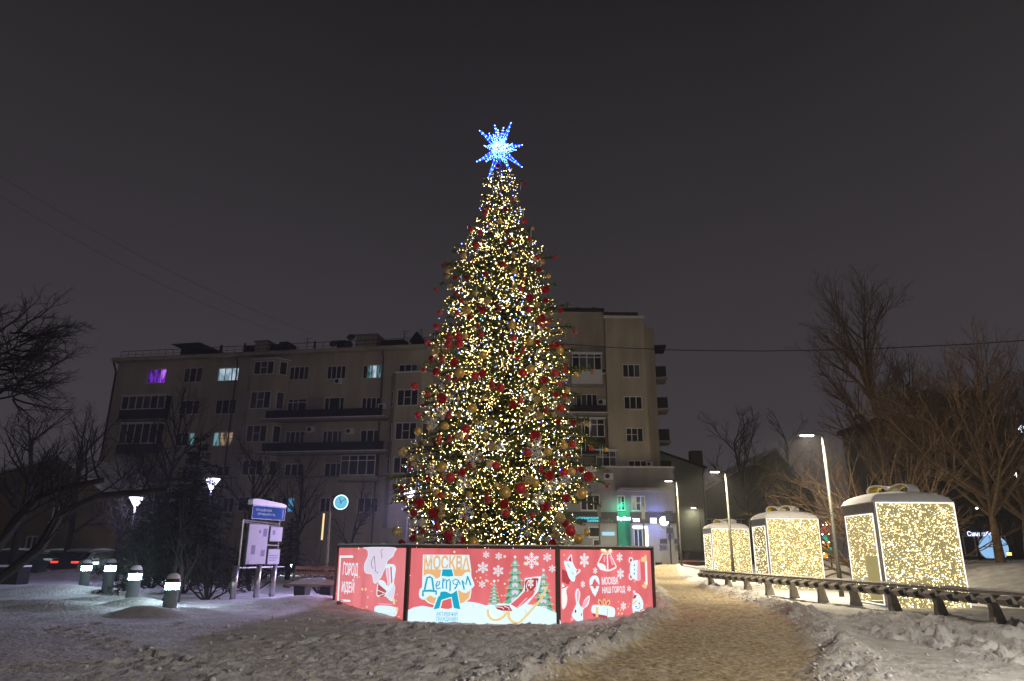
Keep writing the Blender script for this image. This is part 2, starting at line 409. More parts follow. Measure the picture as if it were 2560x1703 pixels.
class Facade:
    """a wall plane with real window openings; windows become parts, panes sub-parts"""
    def __init__(s, root, p0, p1, z0, z1, name='wall', m=None, depth=.22):
        s.root, s.p0 = root, Vector((p0[0], p0[1], 0))
        d = Vector((p1[0] - p0[0], p1[1] - p0[1], 0)); s.L = d.length; s.u = d.normalized()
        s.n = Vector((s.u.y, -s.u.x, 0)); s.z0, s.z1, s.holes, s.name, s.m, s.depth = z0, z1, [], name, m or M['render'], depth
    def uz(s, px, py):
        p = on_plane(px, py, s.p0, s.n); return (p - s.p0).dot(s.u), p.z
    def pt(s, u, z, out=0.): return s.p0 + s.u * u + s.n * out + Vector((0, 0, z))
    def bx(s, g, u0, u1, z0, z1, o0, o1):
        a = [s.pt(u, z, o) for z in (z0, z1) for u, o in ((u0, o1), (u1, o1), (u1, o0), (u0, o0))]
        g.add(a, ((3, 2, 1, 0), (4, 5, 6, 7), (0, 1, 5, 4), (1, 2, 6, 5), (2, 3, 7, 6), (3, 0, 4, 7)))
    def window(s, u0, u1, z0, z1, cols=3, panes=None, bars=(), sill=True, fw=.085, name='window', transom=0, off=None, hole=True, fm=None):
        if hole: s.holes.append((u0, u1, z0, z1))
        q = -s.depth + .06 if off is None else off
        f = MB()
        s.bx(f, u0, u1, z0, z0 + fw, q, q + .06); s.bx(f, u0, u1, z1 - fw, z1, q, q + .06)
        s.bx(f, u0, u0 + fw, z0 + fw, z1 - fw, q, q + .06); s.bx(f, u1 - fw, u1, z0 + fw, z1 - fw, q, q + .06)
        cs = [u0 + (u1 - u0) * i / cols for i in range(cols + 1)] if isinstance(cols, int) else [u0 + (u1 - u0) * c for c in cols]
        for c in cs[1:-1]: s.bx(f, c - fw / 2, c + fw / 2, z0 + fw, z1 - fw, q, q + .055)
        if transom:
            zt = z0 + (z1 - z0) * transom
            s.bx(f, u0 + fw, u1 - fw, zt - fw / 2, zt + fw / 2, q, q + .05)
        for i in bars:
            zt = z0 + (z1 - z0) * .52
            s.bx(f, cs[i] + fw / 2, cs[i + 1] - fw / 2, zt - .03, zt + .03, q, q + .045)
        fo = obj(name, f, fm or M['white_paint'], s.root, world=True)
        for i in range(len(cs) - 1):
            g = MB().quad(s.pt(cs[i] + .01, z0 + .02, q + .015), s.pt(cs[i + 1] - .01, z0 + .02, q + .015), s.pt(cs[i + 1] - .01, z1 - .02, q + .015), s.pt(cs[i] + .01, z1 - .02, q + .015))
            pm_ = (panes[i % len(panes)] if panes else None) or M[random.choice(['glass_dark', 'glass_dark', 'glass_curtain'])]
            obj('pane', g, pm_, fo)
        if sill:
            g = MB(); s.bx(g, u0 - .06, u1 + .06, z0 - .05, z0, -s.depth + .06, .10); obj('sill', g, M['white_paint'], fo)
        return fo
    def wpx(s, x0, y0, x1, y1, **k):
        """window from the photo's pixel box, laid on this plane"""
        ua, za = s.uz(x0, (y0 + y1) / 2)[0], s.uz((x0 + x1) / 2, y1)[1]
        ub, zb = s.uz(x1, (y0 + y1) / 2)[0], s.uz((x0 + x1) / 2, y0)[1]
        return s.window(ua, ub, za, zb, **k)
    def build(s):
        us = sorted({0., s.L, *[q for hh in s.holes for q in hh[:2]]}); zs = sorted({s.z0, s.z1, *[q for hh in s.holes for q in hh[2:]]})
        g = MB()
        inside = lambda u, z: any(a < u < b and c < z < d for a, b, c, d in s.holes)
        for j in range(len(zs) - 1):
            i = 0
            while i < len(us) - 1:
                zc = (zs[j] + zs[j + 1]) / 2
                if inside((us[i] + us[i + 1]) / 2, zc): i += 1; continue
                k = i
                while k + 1 < len(us) - 1 and not inside((us[k + 1] + us[k + 2]) / 2, zc): k += 1
                g.quad(s.pt(us[i], zs[j]), s.pt(us[k + 1], zs[j]), s.pt(us[k + 1], zs[j + 1]), s.pt(us[i], zs[j + 1])); i = k + 1
        D = -s.depth
        for a, b_, c, d in s.holes:
            g.quad(s.pt(a, c), s.pt(a, d), s.pt(a, d, D), s.pt(a, c, D)); g.quad(s.pt(b_, d), s.pt(b_, c), s.pt(b_, c, D), s.pt(b_, d, D))
            g.quad(s.pt(b_, c), s.pt(a, c), s.pt(a, c, D), s.pt(b_, c, D)); g.quad(s.pt(a, d), s.pt(b_, d), s.pt(b_, d, D), s.pt(a, d, D))
            g.quad(s.pt(a, c, D - .01), s.pt(b_, c, D - .01), s.pt(b_, d, D - .01), s.pt(a, d, D - .01))
        return obj(s.name, g, s.m, s.root, world=True)
    def part(s, name, u0, u1, z0, z1, o0, o1, m, parent=None):
        g = MB(); s.bx(g, u0, u1, z0, z1, o0, o1); return obj(name, g, m, parent or s.root, world=parent is None)

Z2 = lambda x, y: (250 + x * .36063, 780 + y * .36063)
Z7 = lambda x, y: (1360 + x * .44625, 750 + y * .44625)
def wz(fc, Z, x0, y0, x1, y1, **k):
    a, b2 = Z(x0, y0), Z(x1, y1); return fc.wpx(a[0], a[1], b2[0], b2[1], **k)

# ---- long five-storey wing
wing = thing('apartment_wing', 'long five-storey cream apartment wing with dark balconies behind the tree', 'building', (-22, 68, 0))
A = Facade(wing, (-41.6, 71.4), (-3.2, 64.2), -.5, 20.3)
gd, gc = M['glass_dark'], M['glass_curtain']
wz(A, Z2, 325, 395, 455, 495, cols=3, panes=[M['lit_purple_dim'], M['lit_purple_dim'], M['lit_purple']])
wz(A, Z2, 575, 385, 705, 488, cols=3, panes=[gc, gd, gc])
wz(A, Z2, 815, 385, 960, 478, cols=3, panes=[M['lit_cool']] * 3)
wz(A, Z2, 1310, 375, 1445, 470, cols=4)
wz(A, Z2, 1570, 370, 1702, 465, cols=4, panes=[gd])
wz(A, Z2, 1818, 365, 1950, 460, cols=4, panes=[gd, M['lit_cool_dim'], M['lit_cool'], M['lit_cool_dim']])
wz(A, Z2, 2068, 360, 2200, 432, cols=3)
wz(A, Z2, 545, 610, 685, 710, cols=3)
wz(A, Z2, 795, 605, 938, 708, cols=3, panes=[gd])
wz(A, Z2, 1295, 600, 1430, 690, cols=(0, .28, .55, 1), transom=.72)
wz(A, Z2, 1550, 590, 1690, 690, cols=(0, .25, .78, 1), panes=[gd])
wz(A, Z2, 1810, 590, 1945, 680, cols=4, panes=[gd])
wz(A, Z2, 515, 835, 655, 930, cols=3, panes=[gd, gd, M['lit_cool_dim']])
wz(A, Z2, 780, 830, 918, 930, cols=3, bars=(1, 2), panes=[M['lit_cool_dim'], M['lit_warm'], M['lit_warm']])
wz(A, Z2, 1280, 825, 1415, 915, cols=4, panes=[gc, gd, gc, gc])
wz(A, Z2, 1540, 820, 1675, 915, cols=(0, .22, .5, .78, 1), panes=[gd, gc, gc, gc])
wz(A, Z2, 1800, 815, 1940, 915, cols=3, panes=[gd])
wz(A, Z2, 235, 1070, 375, 1150, cols=3, panes=[gd])
wz(A, Z2, 560, 1065, 690, 1150, cols=3, panes=[gd])
wz(A, Z2, 800, 1065, 895, 1140, cols=2, panes=[gd])
wz(A, Z2, 1275, 1050, 1410, 1140, cols=3, panes=[gd])
wz(A, Z2, 1550, 1045, 1675, 1140, cols=3, panes=[gd])
for x0, x1, pn in [(180, 320, None), (520, 650, None), (800, 930, None), (1060, 1200, None), (1250, 1345, [gd, M['lit_blue']]), (1520, 1600, [gd]), (1780, 1925, [gd]), (2040, 2180, [M['lit_warm'], M['lit_warm'], gd])]:
    wz(A, Z2, x0, 1285, x1, 1390, cols=2 if x1 - x0 < 110 else 3, panes=pn, bars=(0,) if pn is None else ())
def glazed(fc, Z, x0, y0, x1, y1, cols, out=.75, transom=.0, par=None, roof=True, pm=None, drop=0):
    """glazed balcony standing out from the wall: glazing, parapet, slab, roof"""
    a, b2 = Z(x0, y0), Z(x1, y1)
    ua, ub = fc.uz(a[0], (a[1] + b2[1]) / 2)[0], fc.uz(b2[0], (a[1] + b2[1]) / 2)[0]
    za, zb = fc.uz(a[0], b2[1])[1], fc.uz(a[0], a[1])[1]
    fo = fc.window(ua, ub, za, zb, cols=cols, transom=transom, sill=False, off=out, hole=False, name='balcony_glazing', fw=.09, panes=pm)
    for q in (ua, ub):
        g = MB(); fc.bx(g, q - .04, q + .04, za, zb, 0, out); obj('side_glazing', g, gd, fo)
    lo = za - (drop or 1.0)
    fc.part('parapet', ua - .02, ub + .02, lo, za - .004, 0, out + .08, par or fc.m)
    fc.part('balcony_slab', ua - .15, ub + .15, lo - .16, lo - .003, 0, out + .16, M['concrete'])
    if roof: fc.part('balcony_roof', ua - .1, ub + .1, zb + .003, zb + .12, 0, out + .2, M['snowcap'])
glazed(A, Z2, 185, 597, 485, 690, 6, par=M['metal_dark'])
glazed(A, Z2, 170, 785, 430, 925, 5, par=M['metal_dark'])
glazed(A, Z2, 1690, 1000, 1930, 1140, 4, transom=.72, roof=False, drop=.4)
# long open balconies with dark parapets and snow on the slab
for (x0, yp, x1, yq, ys_) in [(1195, 690, 1985, 742, 757), (1170, 915, 1995, 972, 990)]:
    ua, ub = A.uz(*Z2(x0, yp))[0], A.uz(*Z2(x1, yp))[0]
    zt, zb_ = A.uz(*Z2((x0 + x1) / 2, yp))[1], A.uz(*Z2((x0 + x1) / 2, yq))[1]
    pr = A.part('balcony_parapet', ua, ub, zb_, zt, 1.05, 1.12, M['black'])
    for i in range(24):
        u_ = ua + (ub - ua) * i / 23
        A.part('baluster', u_ - .02, u_ + .02, zb_ + .02, zt + .04, 1.121, 1.15, M['black'], pr)
    A.part('balcony_slab', ua - .45, ub + .35, zb_ - .32, zb_ - .12, 0, 1.3, M['concrete'])
    A.part('slab_snow', ua - .44, ub + .34, zb_ - .118, zb_ - .02, .4, 1.29, M['snowcap'])
g = MB(); ua, za = A.uz(*Z2(1437, 690)); ub, zb = A.uz(*Z2(1550, 590))
A.part('recess_wall', ua, ub, za, zb, .003, .03, M['pink_wall'])
# two rounded bays
def bay(fc, Z, xa, xb, ytop, ybot, rows, out=1.1):
    ua, ub = fc.uz(*Z(xa, (ytop + ybot) / 2))[0], fc.uz(*Z(xb, (ytop + ybot) / 2))[0]
    z1, z0 = fc.uz(*Z((xa + xb) / 2, ytop))[1], fc.uz(*Z((xa + xb) / 2, ybot))[1]
    cut = (ub - ua) * .2
    ring = [(ua, 0), (ua + cut, out), (ub - cut, out), (ub, 0)]
    g = MB(); k = len(ring)
    g.add([fc.pt(u_, z_, o_) for z_ in (z0, z1) for u_, o_ in ring], [(i, i + 1, i + 1 + k, i + k) for i in range(k - 1)] + [(3, 2, 1, 0), (4, 5, 6, 7)])
    obj('bay', g, fc.m, fc.root, world=True)
    g = MB(); ring2 = [(ua - .1, 0), (ua + cut - .05, out + .1), (ub - cut + .05, out + .1), (ub + .1, 0)]
    g.add([fc.pt(u_, z_, o_) for z_ in (z1 + .003, z1 + .12) for u_, o_ in ring2], [(i, i + 1, i + 1 + k, i + k) for i in range(k - 1)] + [(3, 2, 1, 0), (4, 5, 6, 7)])
    obj('bay_roof', g, M['snowcap'], fc.root, world=True)
    for ya, yb in rows:
        za, zb = fc.uz(*Z((xa + xb) / 2, yb))[1], fc.uz(*Z((xa + xb) / 2, ya))[1]
        fc.window(ua + cut + .25, ub - cut - .2, za, zb, cols=3, sill=False, off=out + .004, hole=False, bars=(1,))
        a, b2 = fc.pt(ua, 0), fc.pt(ua + cut, 0, out)
        for s_, (p, q) in enumerate(((fc.pt(ua, 0), fc.pt(ua + cut, 0, out)), (fc.pt(ub - cut, 0, out), fc.pt(ub, 0)))):
            sub = Facade(fc.root, (p.x, p.y), (q.x, q.y), z0, z1)
            sub.window(sub.L * .22, sub.L * .8, za, zb, cols=1, sill=False, off=.004, hole=False)
bay(A, Z2, 975, 1262, 350, 1500, [(362, 455), (568, 688), (797, 915), (1035, 1142), (1285, 1388)])
bay(A, Z2, 1990, 2290, 440, 1500, [(555, 668), (780, 900), (1015, 1130)])
wallA = A.build()
zbelt = A.uz(*Z2(1400, 1150))[1]
A.part('belt_course', 0, A.L, zbelt, zbelt + .16, .003, .16, M['concrete'])
g = MB(); A.bx(g, -.35, A.L + .2, 20.3, 20.62, -.3, .75); obj('cornice', g, M['render'], wing, world=True)
g = MB()   # low-pitched snowy roof, end wall and back
e0, e1 = A.pt(-.4, 20.62, .85), A.pt(A.L, 20.62, .85); r0, r1 = A.pt(-.2, 22.2, -6), A.pt(A.L, 22.2, -6)
g.quad(e0, e1, r1, r0); g.quad(r0, r1, A.pt(A.L, 20.6, -13), A.pt(-.4, 20.6, -13))
obj('roof', g, M['snowcap'], wing, world=True)
g = MB(); g.quad(A.pt(0, -.5, -13), A.pt(0, -.5, 0), A.pt(0, 20.3, 0), A.pt(0, 20.3, -13)); g.add([A.pt(0, 20.3, 0), A.pt(0, 22.1, -6), A.pt(0, 20.3, -13)], ((0, 1, 2),))
obj('end_wall', g, M['render'], wing, world=True)
rail_ = MB()
rail_.tube([A.pt(.3, 21.45, .25), A.pt(A.L - .3, 21.45, .25)], .03, 4); rail_.tube([A.pt(.3, 21.05, .25), A.pt(A.L - .3, 21.05, .25)], .02, 4)
for i in range(44): rail_.tube([A.pt(.3 + i * .88, 20.6, .25), A.pt(.3 + i * .88, 21.45, .25)], .022, 4)
obj('roof_railing', rail_, M['metal_dark'], wing, world=True)
for xa, ya, yb in ((968, 300, 1180), (1972, 270, 1490)):
    u_ = A.uz(*Z2(xa, ya))[0]; dp = MB()
    dp.tube([A.pt(u_, 20.2, .5), A.pt(u_, 19.6, .16), A.pt(u_, .3, .16)], .085, 6); obj('drainpipe', dp, M['metal_grey'], wing, world=True)
dp = MB(); dp.tube([A.pt(-.1, 20.2, .6), A.pt(-.05, 19.3, .1), A.pt(-.05, .3, .1)], .1, 6); obj('drainpipe', dp, M['metal_dark'], wing, world=True)
def aircon(fc, Z, x, y, s=1.0):
    u_, z_ = fc.uz(*Z(x, y)); g = MB(); fc.bx(g, u_ - .42 * s, u_ + .42 * s, z_ - .28 * s, z_ + .28 * s, .06, .42)
    a = obj('air_conditioner', g, M['white_paint'], fc.root, world=True)
    g = MB(); g.lathe([(.001, 0), (.2 * s, 0), (.2 * s, .02), (.001, .021)], 14, fc.pt(u_ - .1 * s, z_, .423), Matrix((fc.u, Vector((0, 0, 1)), fc.n)).transposed()); obj('fan_grille', g, M['black'], a)
for x, y in ((1660, 486), (1470, 818), (1738, 830), (1965, 660)): aircon(A, Z2, x, y)
# roof clutter
def rbox(name, x0, y0, x1, y1, m, back=-5.0, dep=2.0, cap=None):
    a, b2 = Z2(x0, y1), Z2(x1, y0); q = A.p0 + A.n * back
    p, r_ = on_plane(*a, q, A.n), on_plane(*b2, q, A.n); ua, ub = (p - A.p0).dot(A.u), (r_ - A.p0).dot(A.u)
    g = MB(); A.bx(g, ua, ub, p.z - .8, r_.z, back - dep, back); o = obj(name, g, m, wing, world=True)
    if cap: g = MB(); A.bx(g, ua - .1, ub + .1, r_.z + .003, r_.z + .15, back - dep - .1, back + .1); obj('chimney_cap', g, cap, o)
    return ua, ub, p.z, r_.z
ua, ub, z0_, z1_ = rbox('dormer', 560, 225, 720, 292, M['roof_dark'])
g = MB(); g.add([A.pt(ua - 1.2, z1_ + .1, -4.6), A.pt(ub - .3, z1_ + .15, -4.6), A.pt(ub + 3.2, z0_ - .3, -4.6), A.pt(ua - 1.2, z1_ + .1, -7.4), A.pt(ub - .3, z1_ + .15, -7.4), A.pt(ub + 3.2, z0_ - .3, -7.4)], ((0, 1, 4, 3), (1, 2, 5, 4), (2, 1, 0), (3, 4, 5)))
obj('dormer_roof', g, M['roof_dark'], wing, world=True)
rbox('chimney', 1072, 205, 1165, 255, M['render'], cap=M['concrete']); rbox('chimney', 1770, 160, 1920, 232, M['render'], cap=M['concrete'])
rbox('chimney', 1240, 205, 1305, 250, M['roof_dark']); rbox('chimney', 1640, 195, 1700, 240, M['roof_dark']); rbox('roof_hatch', 1005, 222, 1300, 255, M['roof_dark'], -5.6)
rbox('roof_hatch', 1935, 190, 2110, 240, M['roof_dark']); rbox('vent_pipe', 830, 228, 843, 262, M['metal_dark'], dep=.3); rbox('vent_pipe', 993, 215, 1004, 270, M['metal_dark'], dep=.3); rbox('vent_pipe', 1480, 200, 1490, 250, M['metal_dark'], dep=.3)
ua, ub, z0_, z1_ = rbox('dormer', 2162, 205, 2225, 245, M['roof_dark'])
g = MB(); g.prism([(ua - .3, z1_), ((ua + ub) / 2, z1_ + 1.1), (ub + .3, z1_)], A.p0 - A.n * 4.8, A.u, (0, 0, 1), -A.n, 2.2); obj('dormer_roof', g, M['roof_dark'], wing, world=True)
for x, y in ((1740, 175), (1620, 220), (1722, 225)):
    p = on_plane(*Z2(x, y), A.p0 - A.n * 5, A.n); g = MB(); Mr = Matrix.Rotation(R(65), 3, 'X')
    g.lathe([(.001, .12), (.25, .08), (.45, 0), (.46, .01), (.25, .1), (.001, .14)], 14, p, Mr); g.tube([p, p - Vector((0, 0, 1.3))], .03, 4); obj('satellite_dish', g, M['metal_grey'], wing, world=True)
for x, y in ((1440, 180), (2228, 115), (2112, 130)):
    p = on_plane(*Z2(x, y), A.p0 - A.n * 5, A.n); g = MB(); g.tube([p - Vector((0, 0, 2.8)), p], .03, 4)
    for k in range(3): g.tube([p + Vector((-.5 + .1 * k, 0, -.15 - .3 * k)), p + Vector((.5 - .1 * k, 0, -.05 - .3 * k))], .018, 4)
    obj('roof_antenna', g, M['metal_dark'], wing, world=True)

# ---- taller corner tower with the shop podium
tower = thing('corner_tower', 'taller seven-storey beige corner block with shops on its ground floor', 'building', (8, 65, 0))
T1 = Facade(tower, (-3.2, 65.0), (9.0, 65.0), 7.5, 24.25)
wz(T1, Z7, 180, 525, 300, 600, cols=4, panes=[gd, gc, gd, gd])
wz(T1, Z7, 0, 685, 100, 760, cols=3)
wz(T1, Z7, 0, 880, 110, 975, cols=3)
glazed(T1, Z7, 152, 312, 318, 405, 4, transom=.78, par=M['white_paint'], drop=1.35, pm=[gd, gc, gc, gd])
glazed(T1, Z7, 165, 672, 335, 775, 4, transom=.68, par=M['black'], drop=1.55, pm=[gc, gd, gc, gd])
glazed(T1, Z7, 285, 850, 400, 972, 3, transom=.7, drop=.3, pm=[gc, gd, gc])
ua, zt = T1.uz(*Z7(140, 600)); ub, zb_ = T1.uz(*Z7(340, 640))
T1.part('balcony_parapet', ua, ub, zb_, zt, .95, 1.02, M['black']); T1.part('balcony_slab', ua - .3, ub + .2, zb_ - .35, zb_ - .1, 0, 1.15, M['concrete']); T1.part('slab_snow', ua - .29, ub + .19, zb_ - .098, zb_ + .0, .3, 1.14, M['snowcap'])
T1.build()
aircon(T1, Z7, 338, 403); aircon(T1, Z7, 320, 577)
T1.part('parapet_cap', -.1, 12.25, 24.25, 24.6, -.4, .15, M['roof_dark'])
for x in (195, 285):
    p = T1.pt(T1.uz(*Z7(x, 60))[0], 24.6, -1); g = MB(); g.tube([p, p + Vector((0, 0, .35))], .12, 8); g.tube([p + Vector((0, 0, .36)), p + Vector((0, 0, .5))], [.24, .1], 8); obj('roof_vent', g, M['metal_dark'], tower, world=True)
T2 = Facade(tower, (9.0, 64.3), (12.75, 64.3), 7.5, 23.4)
for x0, y0, x1, y1 in ((440, 358, 540, 433), (448, 538, 552, 612), (460, 715, 558, 795), (473, 898, 580, 975)): wz(T2, Z7, x0, y0, x1, y1, cols=3, bars=(0, 1) if y0 == 715 else (), panes=[gd] if y0 == 715 else None)
T2.build()
aircon(T2, Z7, 587, 922, .7)
T2.part('parapet_cap', -.1, 3.85, 23.4, 23.62, -.4, .12, M['snowcap'])
T3 = Facade(tower, (12.75, 64.3), (13.9, 65.3), 7.5, 22.6); T3.build()
T4 = Facade(tower, (13.9, 65.3), (15.6, 79), 7.5, 20.9); T4.build()
g = MB(); g.quad((9, 65, 7.5), (9, 64.3, 7.5), (9, 64.3, 23.4), (9, 65, 23.4)); g.quad((12.75, 64.3, 22.6), (13.2, 66, 22.6), (13.2, 66, 23.4), (12.75, 64.3, 23.4))
g.quad((-3.2, 65, 24.25), (12.4, 65, 24.25), (12.4, 79, 24.25), (-3.2, 79, 24.25)); g.quad((12.4, 65, 20), (12.4, 79, 20), (12.4, 79, 24.25), (12.4, 65, 24.25)); g.quad((12.75, 64.3, 22.6), (13.9, 65.3, 22.6), (13.9, 70, 22.6), (12.4, 70, 22.6))
g.quad((9, 64.3, 23.4), (12.75, 64.3, 23.4), (12.75, 66, 23.4), (9, 66, 23.4)); g.quad((-3.2, 79, 7.5), (-3.2, 65, 7.5), (-3.2, 65, 24.25), (-3.2, 79, 24.25)); g.quad((12.2, 66, 20.9), (13.9, 65.3, 20.9), (15.6, 79, 20.9), (12.2, 79, 20.9))
obj('return_wall', g, M['render'], tower, world=True)
for zz in (18.1, 15.0, 11.9, 8.9):   # side balconies round the corner
    sl = T4.part('balcony_slab', .8, 3.4, zz - .3, zz - .1, 0, 1.15, M['concrete']); T4.part('balcony_parapet', .85, 3.35, zz - .097, zz + .95, 1.0, 1.07, M['black'])
    g = MB(); T4.bx(g, .85, .92, zz - .097, zz + .95, 0, .998); obj('balcony_side', g, M['black'], tower, world=True)
    T4.window(1.2, 2.4, zz + .02, zz + 2.1, cols=2, sill=False, off=.01, hole=False)
T4.part('balcony_roof', .7, 3.5, 21.05, 21.2, 0, 1.2, M['roof_dark'])
# podium
PD = Facade(tower, (-3.0, 63.3), (14.6, 63.3), -.3, 8.85, m=M['render_grey'])
wz(PD, Z7, 205, 1090, 315, 1180, cols=3, panes=[gd]); wz(PD, Z7, 412, 1095, 455, 1180, cols=2, panes=[gc, gd], bars=(1,)); wz(PD, Z7, 490, 1097, 570, 1182, cols=(0, .33, .66, 1), panes=[gc, gd, gc], bars=(1,))
wz(PD, Z7, 40, 1090, 120, 1180, cols=3)
M['door_glass'] = mat('shop door glass', (.02, .035, .09), .1, 0, .3, 2, emit=(.03, .07, .22), es=.35)
wz(PD, Z7, 505, 1283, 557, 1440, cols=2, panes=[M['door_glass']], sill=False, name='shop_door')
wz(PD, Z7, 250, 1270, 315, 1330, cols=1, panes=[gd]); wz(PD, Z7, 275, 1340, 315, 1440, cols=1, panes=[gd], sill=False, name='shop_door')
PD.build()
g = MB(); g.quad((14.6, 63.3, -.3), (16.2, 78, -.3), (16.2, 78, 8.85), (14.6, 63.3, 8.85)); g.quad((-3, 63.3, 8.85), (14.6, 63.3, 8.85), (16.2, 78, 8.85), (-3, 78, 8.85)); obj('podium_side', g, M['render_grey'], tower, world=True)
PD.part('podium_cap', -.1, 17.7, 8.85, 9.0, -.2, .1, M['snowcap'])
ua, zo = PD.uz(*Z7(400, 1058)); ub, _ = PD.uz(*Z7(665, 1070))
PD.part('canopy', ua, ub + .5, zo - .25, zo, 0, 1.3, M['render_grey'])
PD.part('fascia', 5.5, 17.6, PD.uz(*Z7(450, 1250))[1], PD.uz(*Z7(450, 1190))[1], .003, .12, M['metal_dark'])
aircon(PD, Z7, 180, 1110); aircon(PD, Z7, 358, 990)
M['green_wall'] = mat('green shop cladding', (.01, .30, .20), .5, 0, .1, 3)
ug0, _ = PD.uz(*Z7(412, 1280)); ug1, _ = PD.uz(*Z7(483, 1280))
shop_green = PD.part('green_cladding', ug0, ug1, -.2, PD.uz(*Z7(450, 1188))[1], .004, .18, M['green_wall'])
M['led_white'] = glow('white light strip', (.75, .86, 1.0), 5.0)
st = MB()
u0_, z0_ = PD.uz(*Z7(497, 1278)); u1_, z1_ = PD.uz(*Z7(578, 1268)); PD.bx(st, u0_, u1_, z0_, z1_, .02, .10); u2_, _ = PD.uz(*Z7(570, 1350)); u3_, _ = PD.uz(*Z7(583, 1350)); PD.bx(st, u2_, u3_, 0.6, z0_ - .003, .02, .10)
obj('door_light_strip', st, M['led_white'], tower, world=True)
u0_, z0_ = PD.uz(*Z7(325, 1320)); u1_, z1_ = PD.uz(*Z7(395, 1300)); PD.part('lit_transom', u0_, u1_, z0_, z1_, .01, .08, glow('cool transom light', (.45, .75, .9), 1.0))
def text_mb(body, w_, h_, off=0.0, shear=0., space=1.0):
    """builtin-font lettering as a flat mesh fitted into w_ x h_ (origin at its lower-left corner)"""
    c = bpy.data.curves.new('lettering', 'FONT'); c.body = body; c.offset = off; c.shear = shear; c.space_character = space; c.resolution_u = 3; c.fill_mode = 'FRONT'; c.space_line = .9
    o = bpy.data.objects.new('lettering', c); COL.objects.link(o); bpy.context.view_layer.update()
    me = bpy.data.meshes.new_from_object(o.evaluated_get(bpy.context.evaluated_depsgraph_get()))
    vs = [v.co.copy() for v in me.vertices]; fs = [tuple(p.vertices) for p in me.polygons]
    bpy.data.objects.remove(o); bpy.data.curves.remove(c); bpy.data.meshes.remove(me)
    x0, x1 = min(v.x for v in vs), max(v.x for v in vs); y0, y1 = min(v.y for v in vs), max(v.y for v in vs)
    return [((v.x - x0) / (x1 - x0) * w_, (v.y - y0) / (y1 - y0) * h_) for v in vs], fs
def sign_text(fc, Z, body, x0, y0, x1, y1, m, out=.14, off=.01, name='sign_lettering', parent=None, ext=.04):
    ua, za = fc.uz(*Z(x0, y1)); ub, zb = fc.uz(*Z(x1, y0)); p2, fs = text_mb(body, ub - ua, zb - za, off)
    g = MB(); n_ = len(p2)
    vs = [fc.pt(ua + a, za + b2, out + ext) for a, b2 in p2] + [fc.pt(ua + a, za + b2, out) for a, b2 in p2]
    ed = {}
    for f in fs:
        for i in range(len(f)): k = tuple(sorted((f[i], f[(i + 1) % len(f)]))); ed[k] = ed.get(k, 0) + 1
    g.add(vs, list(fs) + [(k[0], k[1], k[1] + n_, k[0] + n_) for k, q in ed.items() if q == 1])
    return obj(name, g, m, parent or fc.root, world=parent is None)
M['sign_cyan'] = glow('cyan sign light', (.10, .75, .85), 1.6); M['sign_white'] = glow('white sign light', (.85, .92, 1), 3.5); M['sign_off'] = mat('unlit grey letters', (.22, .21, .22), .5)
sign_text(PD, Z7, 'ОРТОПЕДИЧЕСКИЕ', 178, 1217, 308, 1229, M['sign_cyan']); sign_text(PD, Z7, 'САЛОНЫ', 243, 1232, 308, 1244, M['sign_cyan'])
sign_text(PD, Z7, 'cofix', 318, 1224, 390, 1248, M['sign_off'])
sign_text(PD, Z7, 'ВкусВилл', 408, 1214, 482, 1240, M['sign_white'], out=.2, off=.03)
sign_text(PD, Z7, 'ТАБАК', 495, 1224, 534, 1244, M['sign_white'], off=.02)
lb = PD.part('light_box', PD.uz(*Z7(593, 1240))[0], PD.uz(*Z7(628, 1240))[0], PD.uz(*Z7(610, 1252))[1], PD.uz(*Z7(610, 1222))[1], .13, .28, glow('white sign box', (.8, .88, 1), 2.2))
sign_text(PD, Z7, 'КОФЕ', 596, 1228, 626, 1246, mat('sign box letters', (.25, .05, .08), .5, emit=(.5, .5, .62), es=1.0), out=.284, parent=lb, ext=.01)
cu, cz = PD.uz(*Z7(665, 1240)); g = MB(); g.lathe([(.001, .16), (.32, .16), (.4, .1), (.4, -.1), (.32, -.16), (.001, -.16)], 24, PD.pt(cu, cz, .6), Matrix((PD.u, Vector((0, 0, 1)), PD.n)).transposed()); obj('round_sign', g, M['sign_white'], tower, world=True)
def lamp_light(name, kind, loc, energy, col, size=.3, parent=None, rot=None):
    l = bpy.data.lights.new(name, kind); l.energy = energy; l.color = col
    if kind == 'AREA': l.shape = 'DISK'; l.size = size
    else: l.shadow_soft_size = size
    o = bpy.data.objects.new(name, l); COL.objects.link(o); o.location = loc
    if rot: o.rotation_euler = rot
    if parent is not None: o.parent = parent
    return o
lamp_light('blue_wall_fill', 'AREA', (cu + PD.p0.x, 62.4, cz), 150, (.07, .15, 1), .8, rot=(R(90), 0, R(35)))  # added blue light, stands in for the signs' wash on the wall
lamp_light('green_wall_fill', 'AREA', ((ug0 + ug1) / 2 + PD.p0.x, 62.3, 5.6), 26, (.0, 1, .55), .5, rot=(R(40), 0, 0))  # added green light brightening the cladding, in place of the sign's own glow

